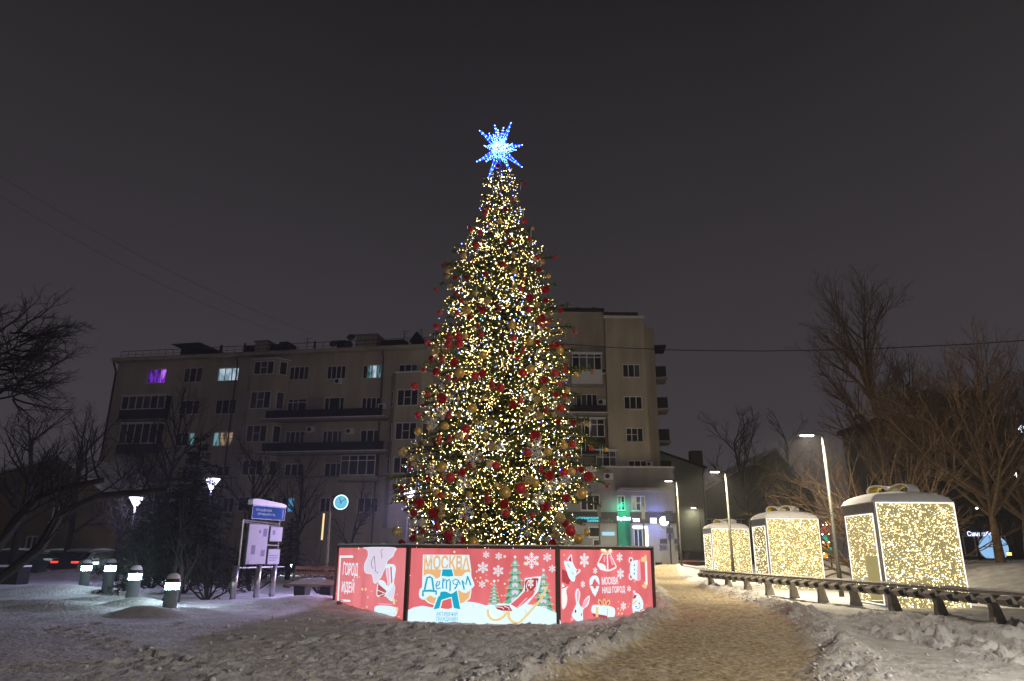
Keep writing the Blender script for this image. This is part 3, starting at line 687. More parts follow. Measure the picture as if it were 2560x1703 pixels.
# ---- smaller buildings
annex = thing('annex_house', 'pale green plain house wing with sloping roof beyond the shops', 'building', (19, 80, 0))
AX = Facade(annex, (15.4, 79.0), (21.6, 79.0), -.3, 9.0, m=mat('pale green render', (.30, .33, .27), .9, 0, .12, .5))
AX.wpx(1663, 1258, 1680, 1296, cols=2, transom=.7)
AX.build()
ax_top = [at_y(1650, 1138, 79), at_y(1745, 1170, 79)]
g = MB(); g.prism([(0, 9.0), (6.2, 9.0), (6.2, ax_top[1].z), (0, ax_top[0].z + .8)], (15.4, 79, 0), (1, 0, 0), (0, 0, 1), (0, 1, 0), 12); obj('gable_wall', g, AX.m, annex, world=True)
g = MB(); g.prism([(-.2, ax_top[0].z + .83), (6.6, ax_top[1].z - .02), (6.6, ax_top[1].z + .13), (-.2, ax_top[0].z + 1.0)], (15.4, 78.7, 0), (1, 0, 0), (0, 0, 1), (0, 1, 0), 13); obj('roof', g, M['roof_dark'], annex, world=True)
g = MB(); g.quad((21.6, 79, -.3), (21.6, 91, -.3), (21.6, 91, 9), (21.6, 79, 9)); obj('side_wall', g, AX.m, annex, world=True)
AX.part('belt_course', 0, 6.2, 6.4, 6.55, .003, .1, M['concrete'])
g = MB(); g.tube([(21.7, 78.8, ax_top[1].z), (21.4, 78.9, ax_top[1].z - .9), (21.4, 78.9, 0)], .09, 6); obj('drainpipe', g, M['metal_dark'], annex, world=True)
def gable_house(name, label, x0, x1, Y, eave, ridge, rx, depth, wm, rm, wins=(), chim=None):
    r_ = thing(name, label, 'building', ((x0 + x1) / 2, Y, 0))
    fc = Facade(r_, (x0, Y), (x1, Y), -.3, eave, m=wm)
    for wn in wins: fc.window(*wn, cols=2, panes=[gd])
    fc.build(); L = x1 - x0
    g = MB(); g.prism([(0, eave), (L, eave), (rx, ridge)], (x0, Y, 0), (1, 0, 0), (0, 0, 1), (0, 1, 0), depth)
    g.quad((x1, Y, -.3), (x1, Y + depth, -.3), (x1, Y + depth, eave), (x1, Y, eave)); g.quad((x0, Y + depth, -.3), (x0, Y, -.3), (x0, Y, eave), (x0, Y + depth, eave)); obj('gable_wall', g, wm, r_, world=True)
    for s_, (a, b2) in enumerate((((-.5, eave - .3), (rx, ridge + .05)), ((rx, ridge + .05), (L + .5, eave - .3)))):
        g = MB(); g.prism([a, b2, (b2[0], b2[1] + .25), (a[0], a[1] + .25)], (x0, Y - .4, 0), (1, 0, 0), (0, 0, 1), (0, 1, 0), depth + .8); obj('roof_slope', g, rm, r_, world=True)
    if chim: g = MB(); g.box(chim[:3], chim[3:]); obj('chimney', g, wm, r_, world=True)
    return r_
apx = at_y(152, 1143, 48); evl = at_y(0, 1228, 48)
gable_house('ochre_house', 'ochre plastered house with snowy gable roof behind the leaning tree', apx.x - 8.5, apx.x + 3.4, 48, evl.z, apx.z, 8.5, 9, M['ochre'], M['snowcap'], wins=((8.6, 9.3, 3.2, 4.6), (7.2, 8.0, .2, 2.3)))
a = at_y(1945, 1150, 84)
gable_house('gabled_house', 'dim old house with broad gable and chimney beyond the middle gift boxes', 22.0, 36.5, 86, 8.0, a.z + 1.4, 10.5, 12, mat('dim green render', (.13, .15, .09), .9, 0, .2, .4), M['snowcap'], wins=((1.5, 2.8, 3.5, 5.5), (5, 6.3, 3.5, 5.5)), chim=(23.2, 88, 11.3, 1.4, 1.4, 5.0))
blk = thing('dark_block', 'dark flat-roofed apartment block behind the tall bare trees', 'building', (48, 88, 0))
c0, c1 = at_y(2215, 1055, 86), at_y(2480, 1010, 86)
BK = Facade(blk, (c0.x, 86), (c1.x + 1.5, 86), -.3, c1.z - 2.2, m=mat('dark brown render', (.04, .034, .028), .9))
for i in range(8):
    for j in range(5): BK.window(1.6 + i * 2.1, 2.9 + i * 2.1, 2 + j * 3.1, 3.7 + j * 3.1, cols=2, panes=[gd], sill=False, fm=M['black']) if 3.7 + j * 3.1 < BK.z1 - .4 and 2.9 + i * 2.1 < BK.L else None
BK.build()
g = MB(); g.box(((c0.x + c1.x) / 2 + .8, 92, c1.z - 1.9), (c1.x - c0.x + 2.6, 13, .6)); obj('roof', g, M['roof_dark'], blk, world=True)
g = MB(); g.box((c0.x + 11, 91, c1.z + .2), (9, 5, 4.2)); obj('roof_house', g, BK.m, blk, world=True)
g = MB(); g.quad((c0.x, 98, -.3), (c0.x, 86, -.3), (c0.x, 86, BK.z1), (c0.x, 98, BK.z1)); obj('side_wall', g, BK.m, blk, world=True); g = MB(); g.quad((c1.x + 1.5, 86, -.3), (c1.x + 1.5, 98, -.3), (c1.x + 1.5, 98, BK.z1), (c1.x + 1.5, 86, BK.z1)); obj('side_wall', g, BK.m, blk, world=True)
# ------------------------------------------------------------------ octagonal backlit fence round the tree
fence = thing('backlit_fence', 'octagonal fence of backlit red festive panels round the foot of the tree', 'fence', (TREE.x, TREE.y, 0))
EPS = R(-4); SIDE = 3.66; FTOP = 1.665
corn = [Vector((-2.50, 18.0, 0))]
for i in range(8):
    an = EPS + i * R(45); corn.append(corn[-1] + Vector((math.cos(an), math.sin(an), 0)) * SIDE)
M['post'] = mat('dark brown post', (.085, .055, .042), .6)
def print_mat(name, col, s=1.0, var=.0):
    m = bpy.data.materials.new(name); m.use_nodes = True; n = m.node_tree; b = n.nodes['Principled BSDF']
    b.inputs['Base Color'].default_value = (*[c * .5 for c in col], 1); b.inputs['Roughness'].default_value = .4
    b.inputs['Emission Strength'].default_value = s; b.inputs['Emission Color'].default_value = (*col, 1)
    if var:
        c = n.nodes.new('ShaderNodeTexCoord'); z = n.nodes.new('ShaderNodeTexNoise'); z.inputs['Scale'].default_value = 1.3; z.inputs['Detail'].default_value = 3; mp = n.nodes.new('ShaderNodeMapping'); mp.inputs['Scale'].default_value = (1.6, 1.6, .45); n.links.new(c.outputs['Object'], mp.inputs['Vector'])
        rp = n.nodes.new('ShaderNodeValToRGB'); q = rp.color_ramp.elements; q[0].position, q[1].position = .3, .7
        q[0].color = (*[x * (1 - var) for x in col], 1); q[1].color = (min(1, col[0] * (1 + var * .5)), *[min(1, x * (1 + var * 1.6)) for x in col[1:]], 1)
        n.links.new(mp.outputs[0], z.inputs['Vector']); n.links.new(z.outputs['Fac'], rp.inputs[0]); n.links.new(rp.outputs[0], b.inputs['Emission Color'])
    else:
        m.cycles.emission_sampling = 'NONE'
    return m
K = {k: print_mat('print ' + k, c, s) for k, c, s in [('white', (.70, .88, .95), 1), ('warmwhite', (.86, .84, .84), 1), ('lilac', (.70, .60, .74), 1), ('teal', (.006, .36, .52), 1), ('orange', (.76, .44, .19), 1), ('gold', (.76, .58, .27), 1),
     ('green', (.16, .44, .32), 1), ('pine', (.03, .19, .15), 1), ('deepred', (.40, .045, .06), 1), ('red', (.68, .125, .14), 1), ('pink', (.84, .38, .52), 1), ('ink', (.07, .07, .10), 1), ('spark', (1.0, .72, .42), 1)]}
M['sheet'] = print_mat('backlit red sheet', (.68, .135, .150), 1.06, .22)
def smooth_loop(pts, k=4, closed=True):
    P = [Vector((x, y)) for x, y in pts]; n_ = len(P); out = []
    for i in range(n_ if closed else n_ - 1):
        a, b2, c, d = (P[(i + q) % n_] if closed else P[min(max(i + q, 0), n_ - 1)] for q in (-1, 0, 1, 2))
        for j in range(k):
            t = j / k; out.append(tuple(.5 * ((2 * b2) + (c - a) * t + (2 * a - 5 * b2 + 4 * c - d) * t * t + (3 * b2 - a - 3 * c + d) * t ** 3)))
    if not closed: out.append(tuple(P[-1]))
    return out
class Print:
    """flat print on one panel: outlines given in photo pixels of a zoomed view, stacked in thin layers"""
    def __init__(s, fc, panel, Z): s.fc, s.panel, s.Z, s.layer = fc, panel, Z, 0
    def uv(s, pts): return [s.fc.uz(*s.Z(x, y)) for x, y in pts]
    def motif(s, name, items):
        g = MB(); mats = []; s.layer += 1; step = .012 if 'flake' in name or 'spark' in name else .15
        for it in items:
            kind, key = it[0], it[1]
            if K[key] not in mats: mats.append(K[key])
            g.m = mats.index(K[key]); s.layer += step; out = .008 + .0008 * s.layer
            if kind in ('poly', 'blob', 'ell'):
                if kind == 'ell':
                    cx, cy, rx, ry = it[2][:4]; an = R(it[2][4]) if len(it[2]) > 4 else 0
                    pts = [(cx + rx * math.cos(t) * math.cos(an) - ry * math.sin(t) * math.sin(an), cy + rx * math.cos(t) * math.sin(an) + ry * math.sin(t) * math.cos(an)) for t in [2 * math.pi * i / 18 for i in range(18)]]
                else: pts = smooth_loop(it[2]) if kind == 'blob' else it[2]
                q = s.uv(pts); tri = tessellate_polygon([[Vector((a, b2, 0)) for a, b2 in q]])
                g.add([s.fc.pt(a, b2, out) for a, b2 in q], [t if (Vector(q[t[1]]) - Vector(q[t[0]])).cross(Vector(q[t[2]]) - Vector(q[t[0]])) > 0 else t[::-1] for t in tri])
            elif kind == 'line':
                pts = it[2]; wd = it[3]; n_ = len(pts); L = []; Rr = []
                for i, p in enumerate(pts):
                    a, b2 = Vector(pts[max(i - 1, 0)]), Vector(pts[min(i + 1, n_ - 1)]); t = (b2 - a).normalized(); nn = Vector((-t.y, t.x)) * wd / 2
                    L.append(Vector(p) + nn); Rr.append(Vector(p) - nn)
                q = s.uv(L + Rr); g.add([s.fc.pt(a, b2, out) for a, b2 in q], [(i, i + 1, n_ + i + 1, n_ + i) for i in range(n_ - 1)])
            elif kind == 'text':
                body, x0, y0, x1, y1, off = it[2]; (ua, za), (ub, zb) = s.uv([(x0, y1), (x1, y0)]); p2, fs = text_mb(body, ub - ua, zb - za, off)
                sl = (s.uv([(x1, y1)])[0][1] - za)
                g.add([s.fc.pt(ua + a, za + b2 + sl * a / (ub - ua) * .0, out) for a, b2 in p2], fs)
        o = obj(name, g, mats, s.panel)
        return o
def flake_items(cx, cy, r_, sx=1., key='white'):
    it = []; wd = r_ * .11
    for k in range(6):
        an = R(90 + 60 * k); P = lambda d, a2=0.: (cx + sx * r_ * d * math.cos(an + a2), cy - r_ * d * math.sin(an + a2))
        it.append(('line', key, [P(.05), P(1.0)], wd))
        for d, l in ((.35, .30), (.6, .30), (.8, .18)):
            for s_ in (-1, 1):
                b2 = (P(d)[0] + sx * r_ * l * math.cos(an + s_ * R(55)), P(d)[1] - r_ * l * math.sin(an + s_ * R(55))); it.append(('line', key, [P(d), b2], wd * .85))
    return it
ZA = lambda x, y: (820 + .13393 * x, 1350 + .13393 * y)
ZB = lambda x, y: (1000 + .13393 * x, 1360 + .13393 * y)
ZC = lambda x, y: (1180 + .13393 * x, 1360 + .13393 * y)
ZD = lambda x, y: (1390 + .14029 * x, 1350 + .14029 * y)
PAN = []
for i in range(8):
    a, b2 = corn[i], corn[i + 1]; fc = Facade(fence, (a.x, a.y), (b2.x, b2.y), -.35, FTOP)
    g = MB(); fc.bx(g, .05, SIDE - .05, -.35, FTOP, -.10, -.004); pn = obj('panel', g, M['metal_grey'], fence, world=True)
    g = MB(); g.quad(fc.pt(.055, -.34, .004), fc.pt(SIDE - .055, -.34, .004), fc.pt(SIDE - .055, FTOP - .02, .004), fc.pt(.055, FTOP - .02, .004)); obj('backlit_sheet', g, M['sheet'], pn)
    g = MB(); g.box((a.x, a.y, (FTOP - .4) / 2 + .03), (.10, .10, FTOP + .46), rz=EPS + (i - .5) * R(45)); obj('post', g, M['post'], fence, world=True)
    g = MB(); fc.bx(g, -.02, SIDE + .02, FTOP + .004, FTOP + .055, -.14, .06); obj('top_rail', g, M['post'], fence, world=True)
    g = MB(); n_ = 36
    tp = [FTOP + .06 + .022 * (1 + math.sin(k * 1.7 + i) * .5 + random.uniform(-.4, .4)) for k in range(n_ + 1)]
    for k in range(n_):
        ua, ub = SIDE * k / n_, SIDE * (k + 1) / n_
        g.add([fc.pt(ua, FTOP + .056, .055), fc.pt(ub, FTOP + .056, .055), fc.pt(ub, tp[k + 1], .03), fc.pt(ua, tp[k], .03), fc.pt(ub, tp[k + 1], -.1), fc.pt(ua, tp[k], -.1), fc.pt(ub, FTOP + .056, -.13), fc.pt(ua, FTOP + .056, -.13)], ((0, 1, 2, 3), (3, 2, 4, 5), (5, 4, 6, 7)))
    obj('snow_cap', g, M['snowcap'], fence, world=True, smooth=True)
    PAN.append((fc, pn))
# --- left panel (index 7): bracket, lettering, gramophone
fc, pn = PAN[7]; P = Print(fc, pn, ZA)
P.motif('bracket_print', [('line', 'white', [(475, 312), (240, 312)], 42), ('line', 'white', [(235, 292), (190, 1130)], 26), ('line', 'white', [(195, 1090), (205, 1240)], 24), ('line', 'white', [(205, 1250), (275, 1115)], 22), ('line', 'white', [(262, 1128), (422, 1140)], 36)])
P.motif('lettering', [('text', 'white', ('ГОРОД', 275, 432, 575, 700, .018)), ('text', 'white', ('ИДЕЙ', 255, 735, 505, 1005, .018))])
P.motif('gramophone_print', [('blob', 'white', [(680, 140), (1250, 140), (1245, 240), (1215, 310), (1120, 390), (1100, 490), (1060, 560), (1000, 690), (960, 740), (890, 815), (850, 770), (825, 650), (710, 620), (680, 540), (690, 440), (750, 300), (740, 190)]),
    ('blob', 'lilac', [(700, 150), (1235, 150), (1230, 235), (1200, 300), (1105, 385), (1085, 490), (1045, 560), (985, 690), (945, 735), (890, 795), (862, 755), (838, 640), (715, 608), (693, 535), (704, 445), (765, 300), (752, 190)]),
    ('line', 'ink', [(870, 300), (820, 400), (820, 480), (850, 540)], 10), ('line', 'ink', [(872, 300), (895, 590), (930, 620), (945, 590)], 10), ('line', 'ink', [(1030, 175), (990, 210), (1010, 260), (1015, 350)], 9),
    ('blob', 'white', [(1090, 495), (1210, 455), (1270, 520), (1250, 700), (1235, 800), (1260, 900), (1225, 1110), (1180, 1140), (1070, 1050), (930, 1060), (915, 930), (960, 755), (1060, 780), (1120, 860)]),
    ('poly', 'deepred', [(950, 800), (1110, 940), (1060, 1040), (990, 1070), (925, 1020), (935, 900)]), ('line', 'warmwhite', [(960, 820), (1105, 945)], 14), ('line', 'warmwhite', [(920, 930), (1080, 1000)], 14), ('line', 'warmwhite', [(935, 1050), (1050, 1010)], 12),
    ('poly', 'pink', [(1100, 520), (1140, 520), (1165, 840), (1130, 880)]), ('poly', 'red', [(1165, 500), (1200, 500), (1215, 780), (1185, 830)]), ('poly', 'lilac', [(1245, 830), (1250, 960), (1215, 1100), (1090, 1040)]),
    ('blob', 'white', [(910, 1230), (1275, 1260), (1275, 1410), (1150, 1420), (905, 1370)]), ('poly', 'pink', [(945, 1180), (1195, 1195), (1195, 1215), (960, 1200)]), ('ell', 'gold', (1240, 1150, 24, 60)), ('ell', 'gold', (1300, 1295, 20, 45)), ('line', 'gold', [(1085, 1385), (1270, 1370)], 12)])
P.motif('spark_print', [('ell', 'spark', (x, y, r_, r_ * 1.9)) for x, y, r_ in ((580, 160, 12), (648, 920, 13), (712, 920, 14), (752, 1070, 10), (735, 1250, 10), (655, 1275, 7), (120, 790, 8), (820, 960, 6), (1300, 1020, 7), (1330, 1430, 8), (315, 412, 7), (160, 1000, 6), (595, 690, 6), (1290, 1130, 6))])
# --- middle panel (index 0)
fc, pn = PAN[0]; P = Print(fc, pn, ZB)
hills = [(135, 1500), (135, 1245), (260, 1180), (420, 1155), (600, 1185), (760, 1200), (880, 1215), (960, 1170), (1100, 1110), (1290, 1078), (1450, 1100), (1600, 1148), (1700, 1120), (1950, 1112), (2300, 1120), (2520, 1150), (2700, 1210), (2930, 1310), (2930, 1500)]
hills = [(x, y + 140) if y >= 1500 else (x, y) for x, y in hills]
P.motif('snow_hill_print', [('poly', 'white', hills)])
P.motif('shield_print', [('poly', 'white', [(430, 200), (1290, 205), (1330, 480), (1332, 900), (1310, 1020), (1210, 1110), (1090, 1150), (660, 1150), (520, 1100), (430, 1010), (412, 860)]), ('poly', 'orange', [(442, 475), (1312, 478), (1312, 900), (1285, 1010), (1190, 1090), (1090, 1130), (670, 1130), (540, 1085), (450, 1000), (440, 860)]),
    ('text', 'orange', ('МОСКВА', 445, 215, 1310, 478, .03))])
P.motif('letter_print', [('poly', 'white', [(775, 455), (985, 455), (1075, 850), (1150, 1245), (990, 1230), (955, 1010), (790, 1060), (750, 1235), (600, 1250), (690, 970)]), ('poly', 'teal', [(795, 475), (970, 475), (1060, 860), (1127, 1222), (1005, 1195), (965, 985), (775, 1045), (735, 1200), (628, 1222), (720, 970)]), ('poly', 'red', [(800, 1060), (950, 1015), (975, 1190), (910, 1215), (765, 1195)])])
P.motif('script_print', [('blob', 'white', [(355, 930), (370, 850), (420, 790), (440, 620), (520, 560), (620, 590), (680, 650), (780, 600), (900, 610), (1010, 600), (1150, 600), (1220, 535), (1300, 535), (1350, 650), (1390, 770), (1340, 830), (1240, 910), (1160, 900), (1080, 860), (960, 930), (860, 890), (760, 900), (740, 970), (640, 1000), (560, 960), (500, 1010), (430, 1040), (370, 1000)])]
    + [('line', 'teal', q, wd) for q, wd in (([(460, 860), (490, 720), (510, 630), (560, 615), (600, 640), (630, 860)], 34), ([(430, 975), (430, 880), (560, 872), (680, 885), (672, 945)], 40), ([(680, 790), (730, 760), (745, 705), (700, 705), (670, 770), (690, 840), (760, 820)], 24), ([(808, 640), (800, 740), (800, 835)], 26), ([(805, 700), (850, 660), (868, 700), (868, 840)], 24), ([(870, 700), (920, 660), (940, 700), (935, 880)], 26),
       ([(1130, 760), (1090, 680), (1040, 655), (985, 690), (1000, 745), (1060, 760), (1090, 700)], 22), ([(1075, 750), (1050, 800), (1020, 845)], 28), ([(1160, 680), (1185, 780), (1200, 850)], 30), ([(1165, 690), (1230, 760), (1265, 600)], 28), ([(1262, 605), (1300, 700), (1325, 775)], 30))])
P.motif('lettering', [('text', 'teal', ('АКТИВНЫЙ', 678, 1250, 1075, 1340, .006)), ('text', 'teal', ('ГРАЖДАНИН', 678, 1362, 1078, 1452, .006))])
P.Z = ZC
for cx, cy, r_ in ((263, 202, 66), (500, 228, 70), (205, 443, 108), (490, 503, 108), (190, 752, 70), (1113, 312, 152), (1405, 248, 84), (1497, 462, 70)): P.motif('snowflake_print', flake_items(cx, cy, r_))
P.motif('spark_print', [('ell', 'spark', (x, y, r_, r_)) for x, y, r_ in ((612, 235, 24), (270, 682, 22), (302, 697, 14), (88, 517, 15), (160, 628, 16), (490, 683, 17), (360, 743, 16), (68, 640, 13), (990, 365, 26), (612, 745, 18), (555, 965, 14), (-325, 150, 20), (-1150, 590, 10), (270, 580, 10), (105, 700, 10))])
def fir_items(cx, top, bot, half, rows):
    it = [('poly', 'pine', [(cx, top), (cx + half * .75, bot), (cx - half * .75, bot)])]
    for k in range(rows):
        t0, t1 = k / rows, (k + 1) / rows; y0, y1 = top + (bot - top) * (t0 * .92), top + (bot - top) * t1; w1 = half * (.22 + .78 * t1)
        it.append(('poly', 'gold', [(cx, y0), (cx + w1 * .6, y1 - (y1 - y0) * .35), (cx + w1 * 1.03, y1), (cx + w1 * .5, y1 + 4), (cx, y1 + 12), (cx - w1 * .5, y1 + 4), (cx - w1 * 1.03, y1), (cx - w1 * .6, y1 - (y1 - y0) * .35)]))
        it.append(('poly', 'green', [(cx, y0), (cx + w1 * .55, y1 - (y1 - y0) * .4), (cx + w1 * .9, y1 - 10), (cx + w1 * .45, y1 - 4), (cx, y1 - 6), (cx - w1 * .45, y1 - 4), (cx - w1 * .9, y1 - 10), (cx - w1 * .55, y1 - (y1 - y0) * .4)]))
        it.append(('blob', 'lilac', [(cx - w1 * .3, y0 + (y1 - y0) * .55), (cx, y0 + (y1 - y0) * .4), (cx + w1 * .3, y0 + (y1 - y0) * .55), (cx + w1 * .2, y1 - 14), (cx, y1 - (y1 - y0) * .3), (cx - w1 * .2, y1 - 14)]))
        it.append(('poly', 'pine', [(cx - w1 * .75, y1 + 2), (cx, y1 + 8), (cx + w1 * .75, y1 + 2), (cx + w1 * .3, y1 + (y1 - y0) * .22), (cx - w1 * .3, y1 + (y1 - y0) * .22)]))
    return it + [('ell', 'warmwhite', (cx, top - 22, 24, 24))]
P.motif('fir_print', fir_items(415, 715, 1110, 125, 6)); P.motif('fir_print', fir_items(805, 265, 1115, 245, 6)); P.motif('fir_print', fir_items(1335, 510, 1255, 225, 6))
P.motif('snow_hill_print', [('blob', 'white', [(560, 1560), (580, 1160), (760, 1130), (1050, 1130), (1200, 1145), (1350, 1190), (1480, 1250), (1585, 1310), (1585, 1560)])])
P.motif('sleigh_print', [('line', 'gold', smooth_loop([(300, 1215), (310, 1330), (390, 1410), (500, 1410), (600, 1350), (660, 1270)], 4, False), 46), ('line', 'gold', [(1405, 785), (1290, 1030), (1060, 1290), (940, 1420), (850, 1490)], 40), ('line', 'gold', smooth_loop([(690, 1255), (690, 1370), (760, 1450), (860, 1480)], 4, False), 50), ('line', 'gold', [(990, 1230), (1030, 1340)], 18), ('line', 'gold', [(1250, 930), (1300, 1030)], 22), ('line', 'gold', [(600, 1250), (600, 1330)], 18),
    ('blob', 'white', [(985, 660), (1020, 635), (1280, 605), (1285, 650), (1240, 860), (1160, 970), (960, 1200), (850, 1260), (600, 1245), (450, 1220), (410, 1150), (500, 1140), (680, 1130), (850, 980), (960, 850)]),
    ('blob', 'deepred', [(1010, 670), (1230, 640), (1225, 720), (1190, 850), (1100, 920), (1000, 900), (990, 800)]), ('poly', 'red', [(985, 880), (1190, 860), (1140, 960), (960, 1120), (850, 1195), (720, 1125), (860, 1010)]), ('poly', 'pink', [(1050, 1000), (860, 1190), (850, 1170), (1000, 1010)]),
    ('poly', 'deepred', [(425, 1150), (690, 1145), (760, 1250), (560, 1245), (470, 1215)]), ('line', 'warmwhite', [(440, 1170), (560, 1180), (600, 1220)], 14), ('line', 'warmwhite', [(600, 1165), (680, 1185), (700, 1230)], 14),
    ('line', 'warmwhite', smooth_loop([(1040, 700), (1015, 800), (1050, 860), (1020, 880)], 4, False), 14), ('line', 'warmwhite', smooth_loop([(1205, 680), (1200, 800), (1160, 850), (1180, 865)], 4, False), 14), ('line', 'ink', [(980, 690), (950, 830), (840, 970)], 8)] + flake_items(1098, 730, 100, .6, 'warmwhite'))
# --- right panel (index 1)
fc, pn = PAN[1]; P = Print(fc, pn, ZD)
for cx, cy, r_ in ((500, 362, 128), (1128, 312, 84), (692, 548, 62), (1143, 602, 96), (472, 790, 64), (1296, 868, 56), (1193, 1180, 78)): P.motif('snowflake_print', flake_items(cx, cy, r_, .68))
P.motif('lettering', [('text', 'white', ('МОСКВА', 810, 655, 1098, 800, .02)), ('text', 'white', ('НАШ ГОРОД', 818, 820, 1220, 975, .02))])
P.motif('map_pin_print', [('blob', 'white', [(590, 790), (595, 700), (640, 645), (685, 635), (730, 650), (758, 710), (765, 780), (755, 800), (735, 760), (700, 720), (690, 690), (660, 720), (640, 780), (600, 810)]), ('poly', 'white', [(592, 822), (640, 822), (685, 890), (715, 822), (762, 822), (735, 910), (688, 1012), (640, 940)])])
P.motif('bell_print', [('poly', 'warmwhite', [(810, 240), (900, 250), (960, 240), (1070, 470), (1060, 505), (960, 555), (900, 562), (780, 530), (725, 450), (730, 415)]), ('poly', 'red', [(830, 255), (895, 262), (900, 535), (850, 470), (745, 415)]), ('poly', 'red', [(915, 262), (955, 255), (1050, 470), (1010, 500), (925, 535)]), ('ell', 'white', (805, 465, 80, 42, 25)), ('poly', 'pink', [(840, 290), (870, 290), (862, 395), (838, 395)]), ('poly', 'pink', [(935, 290), (965, 280), (1020, 440), (990, 455)]), ('blob', 'gold', [(790, 160), (870, 160), (900, 210), (940, 165), (980, 165), (990, 230), (920, 240), (900, 265), (860, 235), (800, 215)]), ('blob', 'warmwhite', [(800, 165), (860, 170), (890, 215), (830, 200)]), ('blob', 'warmwhite', [(945, 175), (975, 175), (980, 220), (930, 220)])])
P.motif('fox_print', [('poly', 'deepred', [(95, 520), (190, 560), (250, 720), (210, 800), (95, 740)]), ('blob', 'white', [(130, 385), (200, 380), (200, 330), (265, 258), (285, 390), (350, 520), (415, 520), (420, 570), (340, 640), (330, 700), (300, 745), (230, 690), (180, 560)]), ('poly', 'deepred', [(205, 365), (255, 285), (268, 395)]), ('poly', 'red', [(355, 530), (402, 540), (350, 605)]), ('line', 'ink', [(190, 425), (215, 460), (230, 495)], 9), ('line', 'ink', [(268, 575), (290, 595), (300, 620)], 9), ('blob', 'warmwhite', [(95, 790), (150, 830), (210, 820), (170, 900), (190, 1050), (160, 1190), (98, 1205)]), ('line', 'red', [(95, 860), (150, 840), (215, 800)], 22)])
P.motif('rabbit_print', [('blob', 'white', [(330, 990), (350, 890), (385, 870), (420, 960), (400, 1120), (450, 1200), (490, 1080), (570, 995), (590, 1020), (560, 1160), (470, 1250), (465, 1440), (370, 1450), (275, 1360), (285, 1290), (330, 1190), (350, 1130)]), ('blob', 'pink', [(355, 990), (370, 900), (395, 900), (400, 990), (375, 1130)]), ('blob', 'pink', [(465, 1170), (500, 1080), (570, 1020), (565, 1080), (520, 1170), (470, 1220)]), ('ell', 'ink', (335, 1270, 16, 30)), ('ell', 'ink', (440, 1330, 9, 26)), ('poly', 'pink', [(240, 1440), (270, 1370), (310, 1430)])])
P.motif('gift_print', [('blob', 'white', [(630, 1190), (680, 1155), (870, 1170), (1025, 1215), (1025, 1360), (900, 1365), (640, 1300)]), ('poly', 'deepred', [(640, 1305), (900, 1350), (900, 1400), (650, 1360)]), ('poly', 'gold', [(695, 1195), (745, 1195), (740, 1370), (695, 1370)]), ('line', 'ink', [(905, 1220), (905, 1340)], 6)] + [('ell', 'gold', (cx, cy, rx, ry, an)) for cx, cy, rx, ry, an in ((775, 1120, 30, 68, -25), (845, 1105, 26, 60, 0), (915, 1125, 30, 62, 20))] + [('ell', 'deepred', (cx, cy, rx, ry, an)) for cx, cy, rx, ry, an in ((778, 1122, 15, 44, -25), (845, 1108, 11, 38, 0), (912, 1127, 15, 38, 20))])
P.motif('bear_print', [('ell', 'white', (1320, 360, 38, 55)), ('ell', 'deepred', (1320, 362, 18, 32)), ('ell', 'white', (1320, 655, 38, 62)), ('ell', 'deepred', (1322, 655, 18, 34)), ('blob', 'white', [(1305, 520), (1330, 400), (1400, 365), (1455, 390), (1450, 690), (1400, 710), (1330, 650)]), ('blob', 'gold', [(1500, 370), (1560, 295), (1600, 300), (1610, 800), (1560, 860), (1520, 800), (1570, 760)]), ('poly', 'warmwhite', [(1570, 400), (1608, 380), (1618, 800), (1560, 780)]), ('poly', 'pink', [(1440, 370), (1480, 350), (1500, 700), (1460, 740), (1430, 700)]), ('poly', 'red', [(1490, 380), (1570, 400), (1580, 760), (1500, 690)]), ('ell', 'ink', (1382, 452, 11, 16)), ('ell', 'ink', (1380, 602, 11, 16)), ('ell', 'ink', (1388, 528, 9, 14))])
P.motif('snowman_print', [('blob', 'white', [(1345, 1140), (1380, 960), (1440, 955), (1500, 1020), (1540, 1120), (1540, 1220), (1610, 1260), (1645, 1310), (1560, 1325), (1385, 1330), (1350, 1240)]), ('poly', 'deepred', [(1352, 1050), (1380, 975), (1425, 985), (1400, 1040)]), ('poly', 'gold', [(1350, 1130), (1420, 1060), (1435, 1085), (1360, 1165)]), ('ell', 'ink', (1467, 1128, 12, 14)), ('ell', 'ink', (1410, 1185, 12, 14)), ('line', 'ink', smooth_loop([(1412, 1215), (1450, 1228), (1480, 1190), (1480, 1155)], 4, False), 8), ('ell', 'spark', (1447, 1165, 14, 16)), ('line', 'red', [(1480, 1260), (1560, 1225), (1640, 1275)], 22), ('ell', 'warmwhite', (1378, 925, 17, 24))])
P.motif('spark_print', [('ell', 'spark', (x, y, r_, r_ * 1.6)) for x, y, r_ in ((1090, 1225, 12), (1135, 1255, 9), (1100, 1310, 12), (1160, 1310, 12), (1270, 1190, 8), (1390, 735, 9), (128, 270, 9), (1095, 1100, 7), (1590, 1160, 6), (1290, 1140, 7), (1330, 230, 6))])

